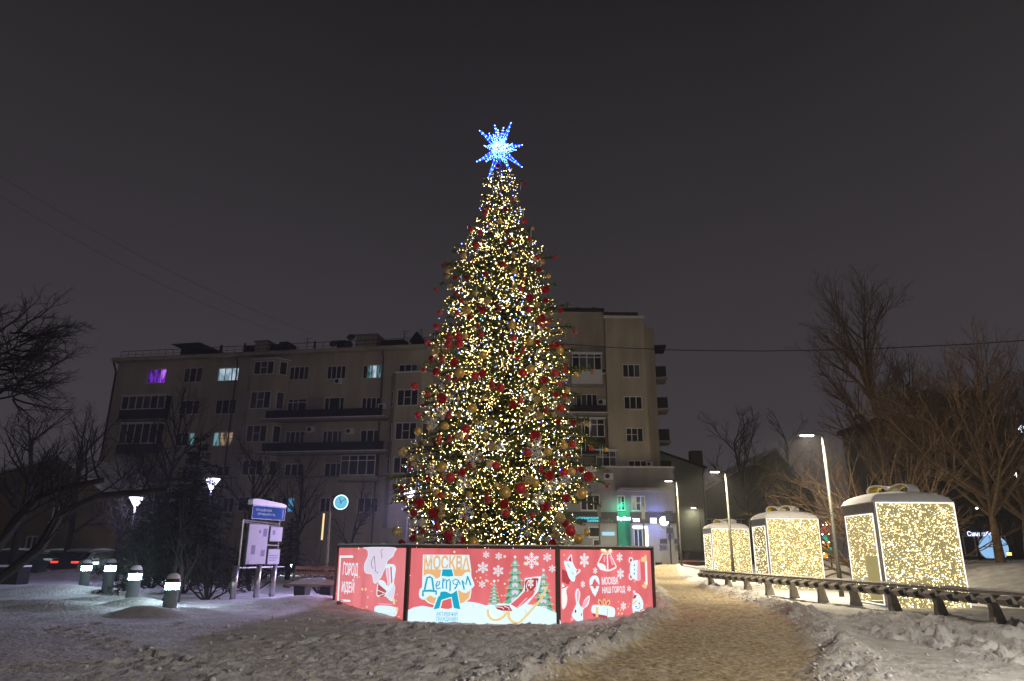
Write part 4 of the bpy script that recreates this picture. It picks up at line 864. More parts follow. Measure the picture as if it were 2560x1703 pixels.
# ------------------------------------------------------------------ fairy-lit fir
ZR = [1.0, 1.8, 3.0, 4.6, 6.4, 8.2, 10.0, 11.4, 12.5, 13.3, 14.2, 15.1]
RR = [2.2, 2.95, 3.35, 3.15, 2.75, 2.40, 2.05, 1.65, 1.18, .92, .70, .25]
def fir_crown(c, ztop, zfun, rfun, nb, seed, droop=.25, twig_sp=.13, needle=.085, nper=24, tw=.42, wneedle=.011, up=.15):
    """boughs, twigs and needles as arrays: returns bough tubes, needle triangles and points on the twigs"""
    rg = np.random.default_rng(seed); gb = MB(); TS, TD, TL = [], [], []
    u = (np.arange(nb) + rg.random(nb)) / nb
    zz = np.interp(u, *zfun)
    for i in range(nb):
        z0 = zz[i]; an = i * 2.39996 + rg.normal(0, .25); L = rfun(z0) * rg.uniform(.70, 1.0) * (1 + .13 * math.sin(an * 2 + z0 * 1.9) + (.15 if rg.random() < .14 else 0))
        el = up + .28 * (z0 / ztop) + rg.normal(0, .07); d = Vector((math.cos(an), math.sin(an), 0)); pts = []
        for k in range(7):
            t = k / 6; r_ = L * t
            pts.append(Vector(c) + d * r_ + Vector((0, 0, z0 + L * (el * t - droop * t * t) + (.10 * L * max(0, t - .75) if droop > .1 else 0))) + Vector((rg.normal(0, .02), rg.normal(0, .02), 0)) * L)
        gb.tube(pts, [.035 * (L / 3) ** .5 * (1 - .85 * k / 6) + .004 for k in range(7)], 4, cap=False)
        nt_ = max(5, int(L / twig_sp))
        for k in range(nt_):
            t = .16 + .84 * (k + rg.random()) / nt_; f = t * 6; a = min(int(f), 5); p = pts[a].lerp(pts[a + 1], f - a); bd = (pts[a + 1] - pts[a]).normalized()
            for s_ in (-1, 1):
                side = bd.cross(Vector((0, 0, 1))).normalized() * s_; l = tw * (1.15 - .75 * t) * rg.uniform(.6, 1.25) * min(1, L / 1.6 + .25)
                TS.append(p); TD.append((bd * rg.uniform(.45, .9) + side * rg.uniform(.5, 1) + Vector((0, 0, rg.normal(-.05, .38)))).normalized()); TL.append(l)
        TS.append(pts[5]); TD.append((pts[6] - pts[5]).normalized()); TL.append((pts[6] - pts[5]).length * 1.25)
    TS, TD, TL = np.array([tuple(q) for q in TS]), np.array([tuple(q) for q in TD]), np.array(TL)
    n_ = np.maximum(6, (nper * TL / tw).astype(int)); ix = np.repeat(np.arange(len(TL)), n_); N = len(ix)
    t = rg.random(N); dr_ = TD[ix]; sag = np.zeros((N, 3)); sag[:, 2] = -.12 * (t * TL[ix]) ** 2
    base = TS[ix] + dr_ * (t * TL[ix])[:, None] + sag
    rv = rg.normal(size=(N, 3)); rv -= dr_ * (rv * dr_).sum(1)[:, None]; rv /= np.linalg.norm(rv, axis=1)[:, None]
    nd = dr_ * rg.uniform(.35, .9, N)[:, None] + rv * rg.uniform(.6, 1, N)[:, None]; nd /= np.linalg.norm(nd, axis=1)[:, None]
    wv = np.cross(nd, rg.normal(size=(N, 3))); wv /= np.linalg.norm(wv, axis=1)[:, None]
    ln = needle * rg.uniform(.7, 1.35, N)[:, None]
    V = np.stack([base - wv * wneedle, base + wv * wneedle, base + nd * ln], 1).reshape(-1, 3)
    # twig stems
    e = TS + TD * TL[:, None]; e[:, 2] -= .12 * TL ** 2; wv2 = np.cross(TD, rg.normal(size=TD.shape)); wv2 /= np.linalg.norm(wv2, axis=1)[:, None]
    V2 = np.stack([TS - wv2 * .007, TS + wv2 * .007, e], 1).reshape(-1, 3)
    V = np.concatenate([V, V2]); F_ = np.arange(len(V)).reshape(-1, 3)
    return gb, V, F_, (TS, TD, TL)
ar = np.cumsum(np.interp(np.linspace(1.2, 14.7, 60), ZR, RR)); ar = (ar - ar[0]) / (ar[-1] - ar[0])
xt = thing('fir_tree', 'tall fir covered in fairy lights and baubles inside the red fence', 'tree', (TREE.x, TREE.y, 0))
g = MB(); g.tube([(TREE.x, TREE.y, z) for z in (-.3, 2, 5, 9, 12, 15.0)], [.30, .26, .21, .14, .07, .02], 10); obj('trunk', g, M['bark_red'], xt, world=True, smooth=True)
gb, V, F_, (TS, TD, TL) = fir_crown((TREE.x, TREE.y, 0), 15.0, (ar, np.linspace(1.2, 14.7, 60)), lambda z: float(np.interp(z, ZR, RR)), 520, 5, nper=30, wneedle=.013)
tag(obj('boughs', gb, M['bark'], xt, world=True), kind='stuff')
crown = tag(obj('crown', mesh_np('crown', V, F_, [M['needles']]), None, xt, world=True), kind='stuff')
axis_d = lambda P_: np.hypot(P_[:, 0] - TREE.x, P_[:, 1] - TREE.y)
def front_pts(n_, rg):
    z = np.interp(rg.random(n_), ar, np.linspace(1.3, 14.6, 60)); s_ = rg.uniform(-.93, .93, n_); rr = np.interp(z, ZR, RR) * rg.uniform(.62, .92, n_)
    kp = fbm(np.arcsin(s_) * rr * 1.7 + 30, z * 2.1, 3) > rg.uniform(-.45, .30, n_)
    return np.stack([TREE.x + rr * s_, TREE.y - rr * np.sqrt(1 - s_ ** 2), z], -1)[kp]
def twig_pts(n_, rg, lo=.5, hi=9.):
    ix = rg.choice(len(TS), n_ * 6); t = rg.random(n_ * 6)[:, None]; P_ = TS[ix] + TD[ix] * TL[ix][:, None] * t
    rr = axis_d(P_) / np.interp(P_[:, 2], ZR, RR); k = np.flatnonzero((rr > lo) & (rr < hi) & (P_[:, 2] > 1.3) & ((P_[:, 1] < TREE.y) | (rg.random(len(P_)) < .45)))[:n_]
    P_ = P_[k]; ax = P_ - np.array([TREE.x, TREE.y, 0]); ax[:, 2] = 0; ax /= np.linalg.norm(ax, axis=1)[:, None]
    return P_ + ax * rg.uniform(.0, .08, (len(P_), 1)) - np.array([0, 0, .03])
def bulbs(name, P_, r0, m, label, cat, group=None):
    n_ = len(P_); rs = r0 * (.38 + 1.1 * RNG.random(n_) ** 2.2)
    o8 = np.array([(1, 0, 0), (-1, 0, 0), (0, 1, 0), (0, -1, 0), (0, 0, 1.25), (0, 0, -1.25)])
    V_ = (P_[:, None, :] + o8[None] * rs[:, None, None]).reshape(-1, 3)
    f8 = np.array([(0, 2, 4), (2, 1, 4), (1, 3, 4), (3, 0, 4), (2, 0, 5), (1, 2, 5), (3, 1, 5), (0, 3, 5)])
    return tag(obj(name, mesh_np(name, V_, (f8[None] + np.arange(n_)[:, None, None] * 6).reshape(-1, 3), [m])), label, cat, group, 'stuff')
M['bulb_warm'] = glow('warm fairy light', (1.0, .70, .26), 17); M['bulb_cool'] = glow('cool white fairy light', (.55, .68, 1.0), 20); M['bulb_blue'] = glow('blue fairy light', (.10, .20, 1.0), 26)
rg = np.random.default_rng(3)
M['bulb_fill'] = glow('hidden fill fairy light', (1.0, .70, .26), 34)  # stronger bulbs added out of sight to brighten the foliage
bulbs('fairy_lights', twig_pts(5600, rg, .22, .74), .0105, M['bulb_fill'], 'warm fairy lights hidden deep inside the fir, added to light its boughs', 'fairy lights')
bulbs('fairy_lights', np.concatenate([twig_pts(2200, rg, .70, .97), front_pts(3300, rg)]), .0078, M['bulb_warm'], 'warm white fairy lights strung over the outer boughs of the fir', 'fairy lights')
bulbs('fairy_lights', np.concatenate([twig_pts(300, rg, .5, .9), front_pts(700, rg)]), .0115, M['bulb_cool'], 'scattered cool white fairy lights among the warm ones on the fir', 'fairy lights')
bulbs('fairy_lights', front_pts(300, rg), .014, M['bulb_blue'], 'few deep blue fairy lights dotted over the fir tree', 'fairy lights')
# ------------------------------------------------------------------ ornaments on the fir
def sparkle(name, col, rough, metal, vscale):
    m = mat(name, col, rough, metal, .15, 3); n = m.node_tree; b = n.nodes['Principled BSDF']; c = n.nodes.new('ShaderNodeTexCoord')
    v = n.nodes.new('ShaderNodeTexVoronoi'); v.inputs['Scale'].default_value = vscale; n.links.new(c.outputs['Object'], v.inputs['Vector'])
    bp = n.nodes.new('ShaderNodeBump'); bp.inputs['Strength'].default_value = .8; bp.inputs['Distance'].default_value = .05
    n.links.new(v.outputs['Distance'], bp.inputs['Height']); n.links.new(bp.outputs[0], b.inputs['Normal']); return m
BM = {'R': mat('matte red bauble', (.58, .022, .026), .34, .0, .12, 3, coat=.3), 'r': sparkle('sequin red bauble', (.62, .015, .022), .2, .35, 9), 'G': mat('matte gold bauble', (.78, .50, .13), .36, .35, .15, 3), 'g': sparkle('mirrored gold bauble', (.88, .66, .28), .14, .6, 5)}
Z6 = lambda x, y: (950 + .35067 * x, 850 + .35067 * y)
Z5 = lambda x, y: (950 + .39541 * x, 280 + .39541 * y)
def on_tree(px, py, k=1.0):
    """point on the crown's surface seen at this pixel of the photo"""
    d = ray(px, py); best = None; bt = 1e9
    for i in range(240):
        t = (TREE.y - 4.2 + i * .0352) / d.y; p = Vector((d.x * t, d.y * t, CAM_H + d.z * t)); rr = math.hypot(p.x - TREE.x, p.y - TREE.y); rs = float(np.interp(p.z, ZR, RR)) * k
        if rr <= rs: return p
        if rr - rs < bt: bt, best = rr - rs, p
    return best
B6 = """490,35,25,R 563,32,28,R 735,107,27,G 335,13,18,R 1123,17,18,r 1066,12,25,G 938,65,19,r 1260,35,20,r 1283,72,25,G 395,82,30,g 530,160,30,r 400,228,26,r 567,233,34,G 487,265,18,R 676,259,27,R 731,241,28,r 1018,237,29,R 1074,208,30,G 1245,236,27,R 1170,288,28,r 246,330,27,R 861,342,28,R 1170,353,26,g 443,418,36,r 1120,425,24,g 948,463,29,r 656,489,34,G 1338,430,17,g 1336,362,18,G 1253,390,22,r 1290,487,27,R 270,537,24,R 1040,523,19,g 1128,540,27,g 460,612,27,G 615,634,29,R 270,652,26,G 350,622,20,G 748,685,27,g 1105,687,37,r 555,690,24,g 801,760,30,g 1312,750,26,G 1372,744,25,R 1050,803,27,R 1198,798,28,G 162,797,33,g 222,843,21,g 238,880,20,g 826,898,29,R 640,885,24,r 442,908,35,G 586,948,31,r 502,982,33,R 456,960,18,g 1207,968,36,r 1311,946,30,R 1365,940,28,G 1435,925,22,r 1487,975,34,r 1062,1000,34,g 1108,1019,29,G 1000,1056,38,R 893,1088,39,G 1042,1104,22,g 1440,1095,36,G 403,1090,26,G 432,1107,20,R 634,1108,23,G 278,1163,38,r 885,1168,30,r 1326,1130,28,r 1180,1188,35,r 241,1234,24,r 381,1236,36,r 440,1190,28,g 898,1240,28,R 1086,1254,22,R 435,1250,25,g 747,1253,20,g 1280,1270,38,g 1320,1305,26,r 120,1367,34,g 488,1396,38,r 585,1428,26,r 1357,1360,38,R 1415,1418,34,G 1473,1373,24,G 1247,1390,33,g 233,1415,24,r 282,1400,28,g 665,1445,35,G 480,1445,20,r 1232,1447,26,r 305,1365,18,r 155,1450,25,r"""
B5 = """747,338,14,r 680,605,12,R 665,637,17,R 790,615,15,r 730,625,16,g 913,690,18,R 573,740,16,R 633,762,17,R 606,843,20,R 823,818,17,r 835,552,12,R 857,552,12,g 946,826,17,g 528,907,18,G 427,1005,16,G 995,920,18,R 1003,998,17,r 788,970,16,R 845,905,17,g 850,1008,18,G 475,1050,14,r 1046,1125,24,r 893,1120,17,R 910,1053,12,R 440,1106,16,g 480,1150,15,R 948,1176,26,r 1048,1192,16,r 680,1188,22,g 518,1195,14,R 650,1255,24,r 549,1255,25,G 488,1270,16,R 567,1298,18,r 941,1248,22,R 996,1220,17,g 455,1273,14,g 1023,1305,24,r 833,1347,25,G 1067,1323,12,R 354,1358,18,R 1067,1380,17,g 436,1425,23,R 500,1425,25,R 845,1428,20,R 640,1405,17,R"""
BAND = [(3.1, 'just above the red fence'), (5.3, 'on the lowest spreading boughs'), (7.6, 'about a third of the way up'), (10.0, 'about halfway up the fir'), (12.4, 'on the narrow upper part'), (99, 'just under the star')]
ORD = ['first', 'second', 'third', 'fourth', 'fifth', 'sixth', 'seventh', 'eighth', 'ninth', 'tenth', 'eleventh', 'twelfth', 'thirteenth', 'fourteenth', 'fifteenth', 'sixteenth', 'seventeenth', 'eighteenth', 'nineteenth', 'twentieth'] + ['twenty-' + q for q in ('first', 'second', 'third', 'fourth', 'fifth', 'sixth', 'seventh', 'eighth', 'ninth')] + ['thirtieth'] + ['thirty-' + q for q in ('first', 'second', 'third', 'fourth', 'fifth', 'sixth', 'seventh', 'eighth', 'ninth')]
def number(items, noun):
    """items (object, screen x, z): a label that singles each out by kind, height and order from the left"""
    for bi, (zb, ph) in enumerate(BAND):
        lo = BAND[bi - 1][0] if bi else -9; q = sorted([i for i in items if lo <= i[2] < zb], key=lambda i: i[1])
        for k, (o, _, _) in enumerate(q): o['label'] = f'{noun} {ph}' + (f', {ORD[k]} from left' if len(q) > 1 else '')
proto = {}
for k in 'RrGg':
    g = MB().sphere((0, 0, 0), 1, 22, 14); me = bpy.data.meshes.new('bauble'); me.from_pydata(g.v, [], g.f); me.polygons.foreach_set('use_smooth', [True] * len(g.f)); me.materials.append(BM[k]); proto[k] = me
g = MB(); g.lathe([(.001, .96), (.17, .96), (.17, 1.14), (.1, 1.2), (.001, 1.2)], 8); g.tube([(0, 0, 1.2), (.02, 0, 1.5), (0, 0, 1.9)], .03, 4); capm = bpy.data.meshes.new('bauble_cap'); capm.from_pydata(g.v, [], g.f); capm.materials.append(M['steel'])
by = {k: [] for k in 'RrGg'}
for Z, lst in ((Z6, B6), (Z5, B5)):
    s0 = .35067 if Z is Z6 else .39541
    for t in lst.split():
        x, y, r_, k = t.split(','); x, y, r_ = float(x), float(y), float(r_); px, py = Z(x, y); p = on_tree(px, py, 1.10)
        rad = 1.08 * r_ * s0 / FPX * (p.y * math.cos(PITCH) + (p.z - CAM_H) * math.sin(PITCH))
        o = tag(obj('bauble', proto[k]), None, 'bauble', 'baubles hanging on the fir'); o.location = p; o.scale = (rad,) * 3; o.rotation_euler = (random.uniform(-.15, .15), random.uniform(-.15, .15), random.uniform(0, 6))
        c = obj('cap', capm, None, o); by[k].append((o, px, p.z))
Pk = twig_pts(900, np.random.default_rng(19), .80); Pk = Pk[Pk[:, 1] < TREE.y - .2]; taken = [o.location.copy() for q in by.values() for o, _, _ in q]; cnt = 0
for p in Pk:
    p = Vector(p); d = (p - Vector((TREE.x, TREE.y, p.z))).normalized(); p = p + d * .08 - Vector((0, 0, .1))
    if cnt >= 120 or min((p - q).length for q in taken) < .34: continue
    k = 'RrGg'[cnt % 4]; rad = random.uniform(.055, .095); taken.append(p); cnt += 1
    o = tag(obj('bauble', proto[k]), None, 'bauble', 'baubles hanging on the fir'); o.location = p; o.scale = (rad,) * 3; obj('cap', capm, None, o); v = p - Vector((0, 0, CAM_H)); by[k].append((o, 1280 + FPX * v.dot(_X) / v.dot(_F), p.z))
for k, nm in (('R', 'matte red bauble'), ('r', 'sparkling red bauble'), ('G', 'matte gold bauble'), ('g', 'mirrored gold bauble')): number(by[k], nm)
# snowflakes, straw stars, bells, icicles
M['flake'] = mat('white snowflake', (.78, .76, .74), .5, 0, .05); M['straw'] = mat('copper straw', (.55, .25, .12), .4, .5); M['bell'] = mat('red bell', (.50, .05, .04), .35, .2); M['icicle'] = mat('white icicle', (.75, .76, .78), .3)
def flake_mesh():
    g = MB(); B = lambda a, b2, w_: g.tube([a, b2], w_, 4)
    for k in range(6):
        an = R(60 * k + 30); P_ = lambda d, o=0., l=0.: (d * math.cos(an) + l * math.cos(an + o), 0, d * math.sin(an) + l * math.sin(an + o)); B(P_(0), P_(1), .05)
        for d, l in ((.35, .28), (.6, .32), (.82, .2)):
            for s_ in (-1, 1): B(P_(d), P_(d, s_ * R(58), l), .042)
    me = bpy.data.meshes.new('snowflake'); me.from_pydata(g.v, [], g.f); me.materials.append(M['flake']); return me
def straw_mesh():
    g = MB()
    for k in range(8): an = R(45 * k); g.tube([(0, 0, 0), (math.cos(an), 0, math.sin(an))], [.09, .03], 4)
    me = bpy.data.meshes.new('straw_star'); me.from_pydata(g.v, [], g.f); me.materials.append(M['straw']); return me
def bell_mesh():
    g = MB().lathe([(.001, 1.05), (.2, 1.0), (.38, .75), (.45, .2), (.62, -.35), (.9, -.7), (.85, -.75), (.001, -.6)], 16); g.sphere((0, 0, -.8), .18, 8, 6); g.tube([(-.1, 0, 1.05), (0, 0, 1.3), (.1, 0, 1.05)], .06, 4)
    me = bpy.data.meshes.new('bell'); me.from_pydata(g.v, [], g.f); me.polygons.foreach_set('use_smooth', [True] * len(g.f)); me.materials.append(M['bell']); return me
fl, sm_, bm_ = flake_mesh(), straw_mesh(), bell_mesh(); it1, it2, it3 = [], [], []
for Z, s0, lst in ((Z6, .35067, [(448, 520, 46), (372, 597, 42), (668, 835, 56), (1110, 750, 55), (600, 1012, 50), (375, 930, 44), (1220, 1040, 55), (610, 1222, 56), (1130, 1132, 44), (540, 1400, 46), (500, 410, 28), (860, 760, 28), (1500, 940, 40), (1050, 1375, 22), (1320, 1000, 40), (1125, 835, 50), (1075, 410, 22), (1240, 465, 22), (1330, 1432, 34), (305, 1310, 26), (785, 890, 26), (440, 335, 24), (650, 1340, 20)]), (Z5, .39541, [(680, 1110, 18), (955, 1345, 18), (1018, 1380, 18), (975, 930, 18), (715, 715, 14), (600, 1370, 16)])):
    for x, y, r_ in lst:
        px, py = Z(x, y); p = on_tree(px, py, 1.12); o = tag(obj('snowflake_ornament', fl), None, 'snowflake', 'white snowflakes on the fir'); o.location = p; o.scale = (r_ * s0 * 22 / FPX,) * 3; o.rotation_euler = (random.uniform(-.2, .2), random.uniform(-.3, .3), random.uniform(-.5, .5)); it1.append((o, px, p.z))
for x, y, r_ in ((300, 900, 32), (470, 75, 34), (725, 845, 28), (870, 1215, 34), (1060, 330, 22), (500, 1110, 24), (975, 690, 20)):
    px, py = Z6(x, y); p = on_tree(px, py, 1.12); o = tag(obj('straw_star', sm_), None, 'straw star', 'straw stars on the fir'); o.location = p; o.scale = (r_ * .35067 * 22 / FPX,) * 3; o.rotation_euler = (0, random.uniform(-.3, .3), random.uniform(-.4, .4)); it2.append((o, px, p.z))
for x, y, r_ in ((440, 135, 28), (1020, 75, 28), (800, 320, 30), (420, 705, 28), (495, 700, 26), (495, 530, 30), (765, 1130, 30), (1000, 425, 26), (1320, 215, 32), (405, 1320, 34), (1150, 925, 26), (700, -100, 22), (1130, -130, 24), (560, -60, 22), (850, -230, 24), (615, 690, 20), (1185, 500, 24)):
    px, py = Z6(x, y); p = on_tree(px, py, 1.10); o = tag(obj('bell_ornament', bm_), None, 'bell', 'red bells on the fir'); o.location = p; o.scale = (r_ * .35067 * 22 / FPX,) * 3; o.rotation_euler = (random.uniform(-.4, .4), random.uniform(-.4, .4), 0); it3.append((o, px, p.z))
number(it1, 'white openwork snowflake ornament'); number(it2, 'copper straw star ornament'); number(it3, 'small red bell ornament')
g = MB(); g.tube([(0, 0, 0), (0, 0, -.5), (0, 0, -1)], [.028, .03, .006], 5); icm = bpy.data.meshes.new('icicle'); icm.from_pydata(g.v, [], g.f); icm.materials.append(M['icicle']); it4 = []
Pk = twig_pts(400, np.random.default_rng(9), .75); Pk = Pk[Pk[:, 1] < TREE.y + .3][:70]
for p in Pk:
    o = tag(obj('icicle_ornament', icm), None, 'icicle', 'icicles on the fir'); o.location = p; o.scale = (.38,) * 3; d = Vector(p) - Vector((0, 0, CAM_H)); it4.append((o, d.x / d.y, p[2]))
number(it4, 'thin white hanging icicle ornament')

# ------------------------------------------------------------------ star on top
SCt = at_y(1250, 374, TREE.y); star = thing('tree_star', 'glowing icy blue many-pointed star on top of the fir', 'star', SCt - Vector((0, 0, 1.2)))
M['star_tube'] = glow('blue neon tube', (.004, .022, 1.0), 30); M['star_led'] = glow('icy star light', (.30, .55, 1.0), 9); M['star_core'] = glow('pale star core', (.10, .32, 1.0), 9)
tips = [(500, 140), (800, 200), (1010, 470), (890, 715), (1000, 990), (790, 1040), (375, 1100), (345, 855), (165, 800), (305, 565), (220, 300), (385, 255), (660, 340), (700, 560), (520, 640), (640, 760), (480, 470), (740, 690), (560, 380), (450, 720)]
dv = SCt.z * 0
for k, (x, y) in enumerate(tips):
    q = at_y(1170 + .134 * x, 290 + .134 * y, TREE.y); v = q - SCt
    if k >= 12: v = v + Vector((0, -.55 if k % 2 else -.4, 0))
    else: v = v + Vector((0, random.uniform(-.3, .3), 0))
    L = v.length; d = v.normalized(); s1 = d.orthogonal().normalized(); s2 = d.cross(s1); g = MB(); lv = []
    for a in range(4):
        b0 = SCt + d * min(.2, L * .3) + (s1 * math.cos(a * math.pi / 2) + s2 * math.sin(a * math.pi / 2)) * .11; tipp = SCt + v * .985; g.tube([b0, tipp], .0055, 4)
        for t in np.linspace(.1, 1, 6): lv.append(tuple(b0.lerp(SCt + v, t) + Vector((random.uniform(-.02, .02), 0, random.uniform(-.02, .02)))))
    ao = obj('arm', g, M['star_tube'], star, world=True); P_ = np.array(lv); n_ = len(P_); gl = MB()
    for p in lv: gl.add([Vector(p) + Vector(q) * .014 for q in ((1, 0, 0), (-1, 0, 0), (0, 1, 0), (0, -1, 0), (0, 0, 1), (0, 0, -1))], ((0, 2, 4), (2, 1, 4), (1, 3, 4), (3, 0, 4), (2, 0, 5), (1, 2, 5), (3, 1, 5), (0, 3, 5)))
    tag(obj('arm_lights', gl, M['star_led'], ao), kind='stuff')
g = MB()
for k in range(90):
    v = Vector((random.gauss(0, 1), random.gauss(0, 1), random.gauss(0, 1))).normalized() * .27; g.tube([SCt + v, SCt + v * random.uniform(.3, 1.6) + Vector((random.uniform(-.1, .1), 0, random.uniform(-.1, .1)))], .009, 4)
obj('core_lattice', g, M['star_core'], star, world=True)
g = MB(); g.tube([SCt - Vector((0, 0, 1.25)), SCt - Vector((0, 0, .15))], .03, 6); obj('mast', g, M['steel'], star, world=True)

# ------------------------------------------------------------------ giant gift boxes
M['curtain'] = mat('gold glow sheet', (.30, .25, .09), .8, 0, .25, 5, emit=(.70, .61, .29), es=.42); M['box_metal'] = mat('grey box frame', (.30, .30, .31), .45, .4); M['rope'] = glow('white rope light', (1.0, .95, .85), 1.6); M['bulb_box'] = glow('gold curtain light', (1.0, .84, .52), 8)  # curtain backing sheet glows in place of the bloom of countless tiny lights
M['ribbon'] = mat('yellow ribbon', (.70, .58, .06), .5, 0, .1, 4); M['film'] = mat('thin clear film', (.30, .33, .33), .2, 0, .2, 2, trans=.55)
BW, BH, BL = 2.5, 3.28, .0
def gift(loc, rz, label, seed, gap):
    t = thing('gift_box', label, 'gift box', loc, rz, 'giant lit gift boxes beside the path'); rg = np.random.default_rng(seed); w_ = BW
    g = MB(); k = .055
    for x in (k, w_ - k):
        for y in (k, w_ - k): g.box((x, y, BH / 2), (2 * k, 2 * k, BH))
    for z in (k, BH - .16):
        hgt = 2 * k if z < 1 else .32
        for y in (k, w_ - k): g.box((w_ / 2, y, z), (w_ - 4 * k, 2 * k - .004, hgt))
        for x in (k, w_ - k): g.box((x, w_ / 2, z), (2 * k - .004, w_ - 4 * k, hgt))
    obj('frame', g, M['box_metal'], t)
    faces = [('front', Vector((0, 0, 0)), Vector((1, 0, 0)), Vector((0, -1, 0)), 1900), ('left', Vector((0, w_, 0)), Vector((0, -1, 0)), Vector((-1, 0, 0)), 800), ('right', Vector((w_, 0, 0)), Vector((0, 1, 0)), Vector((1, 0, 0)), 500), ('back', Vector((w_, w_, 0)), Vector((-1, 0, 0)), Vector((0, 1, 0)), 500)]
    for nm, o_, u_, n_, cnt in faces:
        m0, m1, z0, z1 = (.03, w_ - .03, .05, BH - .03) if nm == 'front' else (.16, w_ - .16, .14, BH - .36); out = .06 if nm == 'front' else -.02
        pt = lambda a, z, q=0.: o_ + u_ * a + n_ * (out + q) + Vector((0, 0, z))
        g = MB()
        if nm == 'left' and gap: g.quad(pt(m0, z0), pt(m0 + (m1 - m0) * .56, z0), pt(m0 + (m1 - m0) * .56, z1 * .55), pt(m0, z1 * .55)); g.quad(pt(m0, z1 * .55), pt(m1, z1 * .55), pt(m1, z1), pt(m0, z1))
        else: g.quad(pt(m0, z0), pt(m1, z0), pt(m1, z1), pt(m0, z1))
        cur = obj('glow_sheet', g, M['curtain'], t)
        ncol = 44; cols = m0 + .03 + (m1 - m0 - .06) * (rg.integers(0, ncol, cnt) + rg.normal(0, .12, cnt)) / (ncol - 1); zz = rg.uniform(z0 + .03, z1 - .03, cnt)
        if nm == 'left' and gap: kp = (zz > z1 * .55) | (cols < m0 + (m1 - m0) * .55); cols, zz = cols[kp], zz[kp]
        gl = MB()
        for a, z in zip(cols, zz):
            c = pt(a, z, .02 + rg.uniform(0, .012)); r_ = .0100 * (rg.random() ** 2 * 1.0 + .45); gl.add([c + u_ * r_ * 1.6, c - u_ * r_ * 1.6, c + n_ * r_, c - n_ * r_, c + Vector((0, 0, r_)), c - Vector((0, 0, r_))], ((0, 2, 4), (2, 1, 4), (1, 3, 4), (3, 0, 4), (2, 0, 5), (1, 2, 5), (3, 1, 5), (0, 3, 5)))
        tag(obj('curtain_lights', gl, M['bulb_box'], cur), kind='stuff')
        gw = MB()
        for i in range(0, ncol, 1): a = m0 + .03 + (m1 - m0 - .06) * i / (ncol - 1); gw.box(pt(a, (z0 + z1) / 2, .012), (.004, .004, z1 - z0 - .02))
        if not (nm == 'left' and gap): tag(obj('hanging_wires', gw, M['metal_dark'], cur), kind='stuff')
        if nm in ('front', 'left'):
            rp = MB(); q = .03; cs = [pt(m0, z0, q), pt(m1, z0, q), pt(m1, z1, q), pt(m0, z1, q)]
            for i in range(4): rp.tube([cs[i], cs[(i + 1) % 4]], .017, 5)
            obj('rope_light', rp, M['rope'], t)
    # snow on the lid, softly rounded
    N = 22; vs, fs = [], []
    for j in range(N + 1):
        for i in range(N + 1):
            a, b2 = i / N * 2 - 1, j / N * 2 - 1; e_ = max(abs(a), abs(b2)); zz = BH + .02 + .31 * (1 - e_ ** 7) + .10 * max(0, 1 - math.hypot(a, b2)) + .02 * math.sin(a * 5 + seed) * (1 - e_)
            vs.append((w_ / 2 + a * (w_ / 2 + .05), w_ / 2 + b2 * (w_ / 2 + .05), zz))
    fs = [(j * (N + 1) + i, j * (N + 1) + i + 1, (j + 1) * (N + 1) + i + 1, (j + 1) * (N + 1) + i) for j in range(N) for i in range(N)]; b0 = len(vs)
    g = MB().add(vs, fs); g.box((w_ / 2, w_ / 2, BH + .012), (w_ + .08, w_ + .08, .02)); obj('snow_lid', g, M['snowcap'], t, smooth=True)
    bw = R(-52); CB, SB = math.cos(bw), math.sin(bw)
    for s_ in (-1, 1):   # bow loops: yellow band inside, snow over it
        prof = [(.02, 0), (.10, .20), (.28, .34), (.48, .36), (.62, .26), (.64, .10), (.52, .0)]; pr = smooth_loop(prof, 4, False); cx = w_ / 2; zb = BH + .38
        for nm, off_, m_, wd in (('bow_loop', 0, M['ribbon'], .62), ('bow_snow', .03, M['snowcap'], .66)):
            g = MB(); P_ = []
            for i, (a, z) in enumerate(pr):
                a2, z2 = pr[min(i + 1, len(pr) - 1)]; a1, z1 = pr[max(i - 1, 0)]; nn = Vector((-(z2 - z1), a2 - a1)); nn = nn.normalized() if nn.length > 1e-6 else Vector((0, 1)); P_.append((a + nn.x * off_, z + nn.y * off_, nn))
            th = .02 if nm == 'bow_loop' else .055
            for i in range(len(P_) - 1):
                (a, z, n0), (a2, z2, n1) = P_[i], P_[i + 1]; r4 = []
                for (aa, zz, nn, y) in ((a, z, n0, -1), (a2, z2, n1, -1), (a2, z2, n1, 1), (a, z, n0, 1)): r4.append((aa, zz, nn, y))
                k_ = lambda aa, zz, y, q, nn: (cx + s_ * (aa + nn.x * q) * CB - y * wd / 2 * SB, w_ / 2 + s_ * (aa + nn.x * q) * SB + y * wd / 2 * CB, zb - .05 + (zz + nn.y * q) * .72)
                lo = [k_(aa, zz, y, 0, nn) for aa, zz, nn, y in r4]; hi = [k_(aa, zz, y, th * (1 if zz > .12 or nm == 'bow_loop' else zz / .12 + .1), nn) for aa, zz, nn, y in r4]
                g.add(lo + hi, ((0, 1, 2, 3), (7, 6, 5, 4), (0, 4, 5, 1), (2, 6, 7, 3)))
            obj(nm, g, m_, t, smooth=False)
    g = MB().sphere((w_ / 2, w_ / 2, BH + .46), .17, 12, 8, (1.2, 1.5, .9)); obj('bow_knot', g, M['snowcap'], t, smooth=True)
    return t
gift((11.75, 23.1, hz(12.5, 23.2) - .08), R(-3), 'nearest and largest lit gift box at the end of the row', 1, True)
gift((12.35, 34.8, hz(13, 35) - .08), R(-3), 'middle lit gift box between its two neighbours behind the rail', 2, False)
gift((13.4, 48.2, hz(14.5, 48.4) - .08), R(-3), 'farthest lit gift box nearest the corner shops', 3, False)
g = MB()
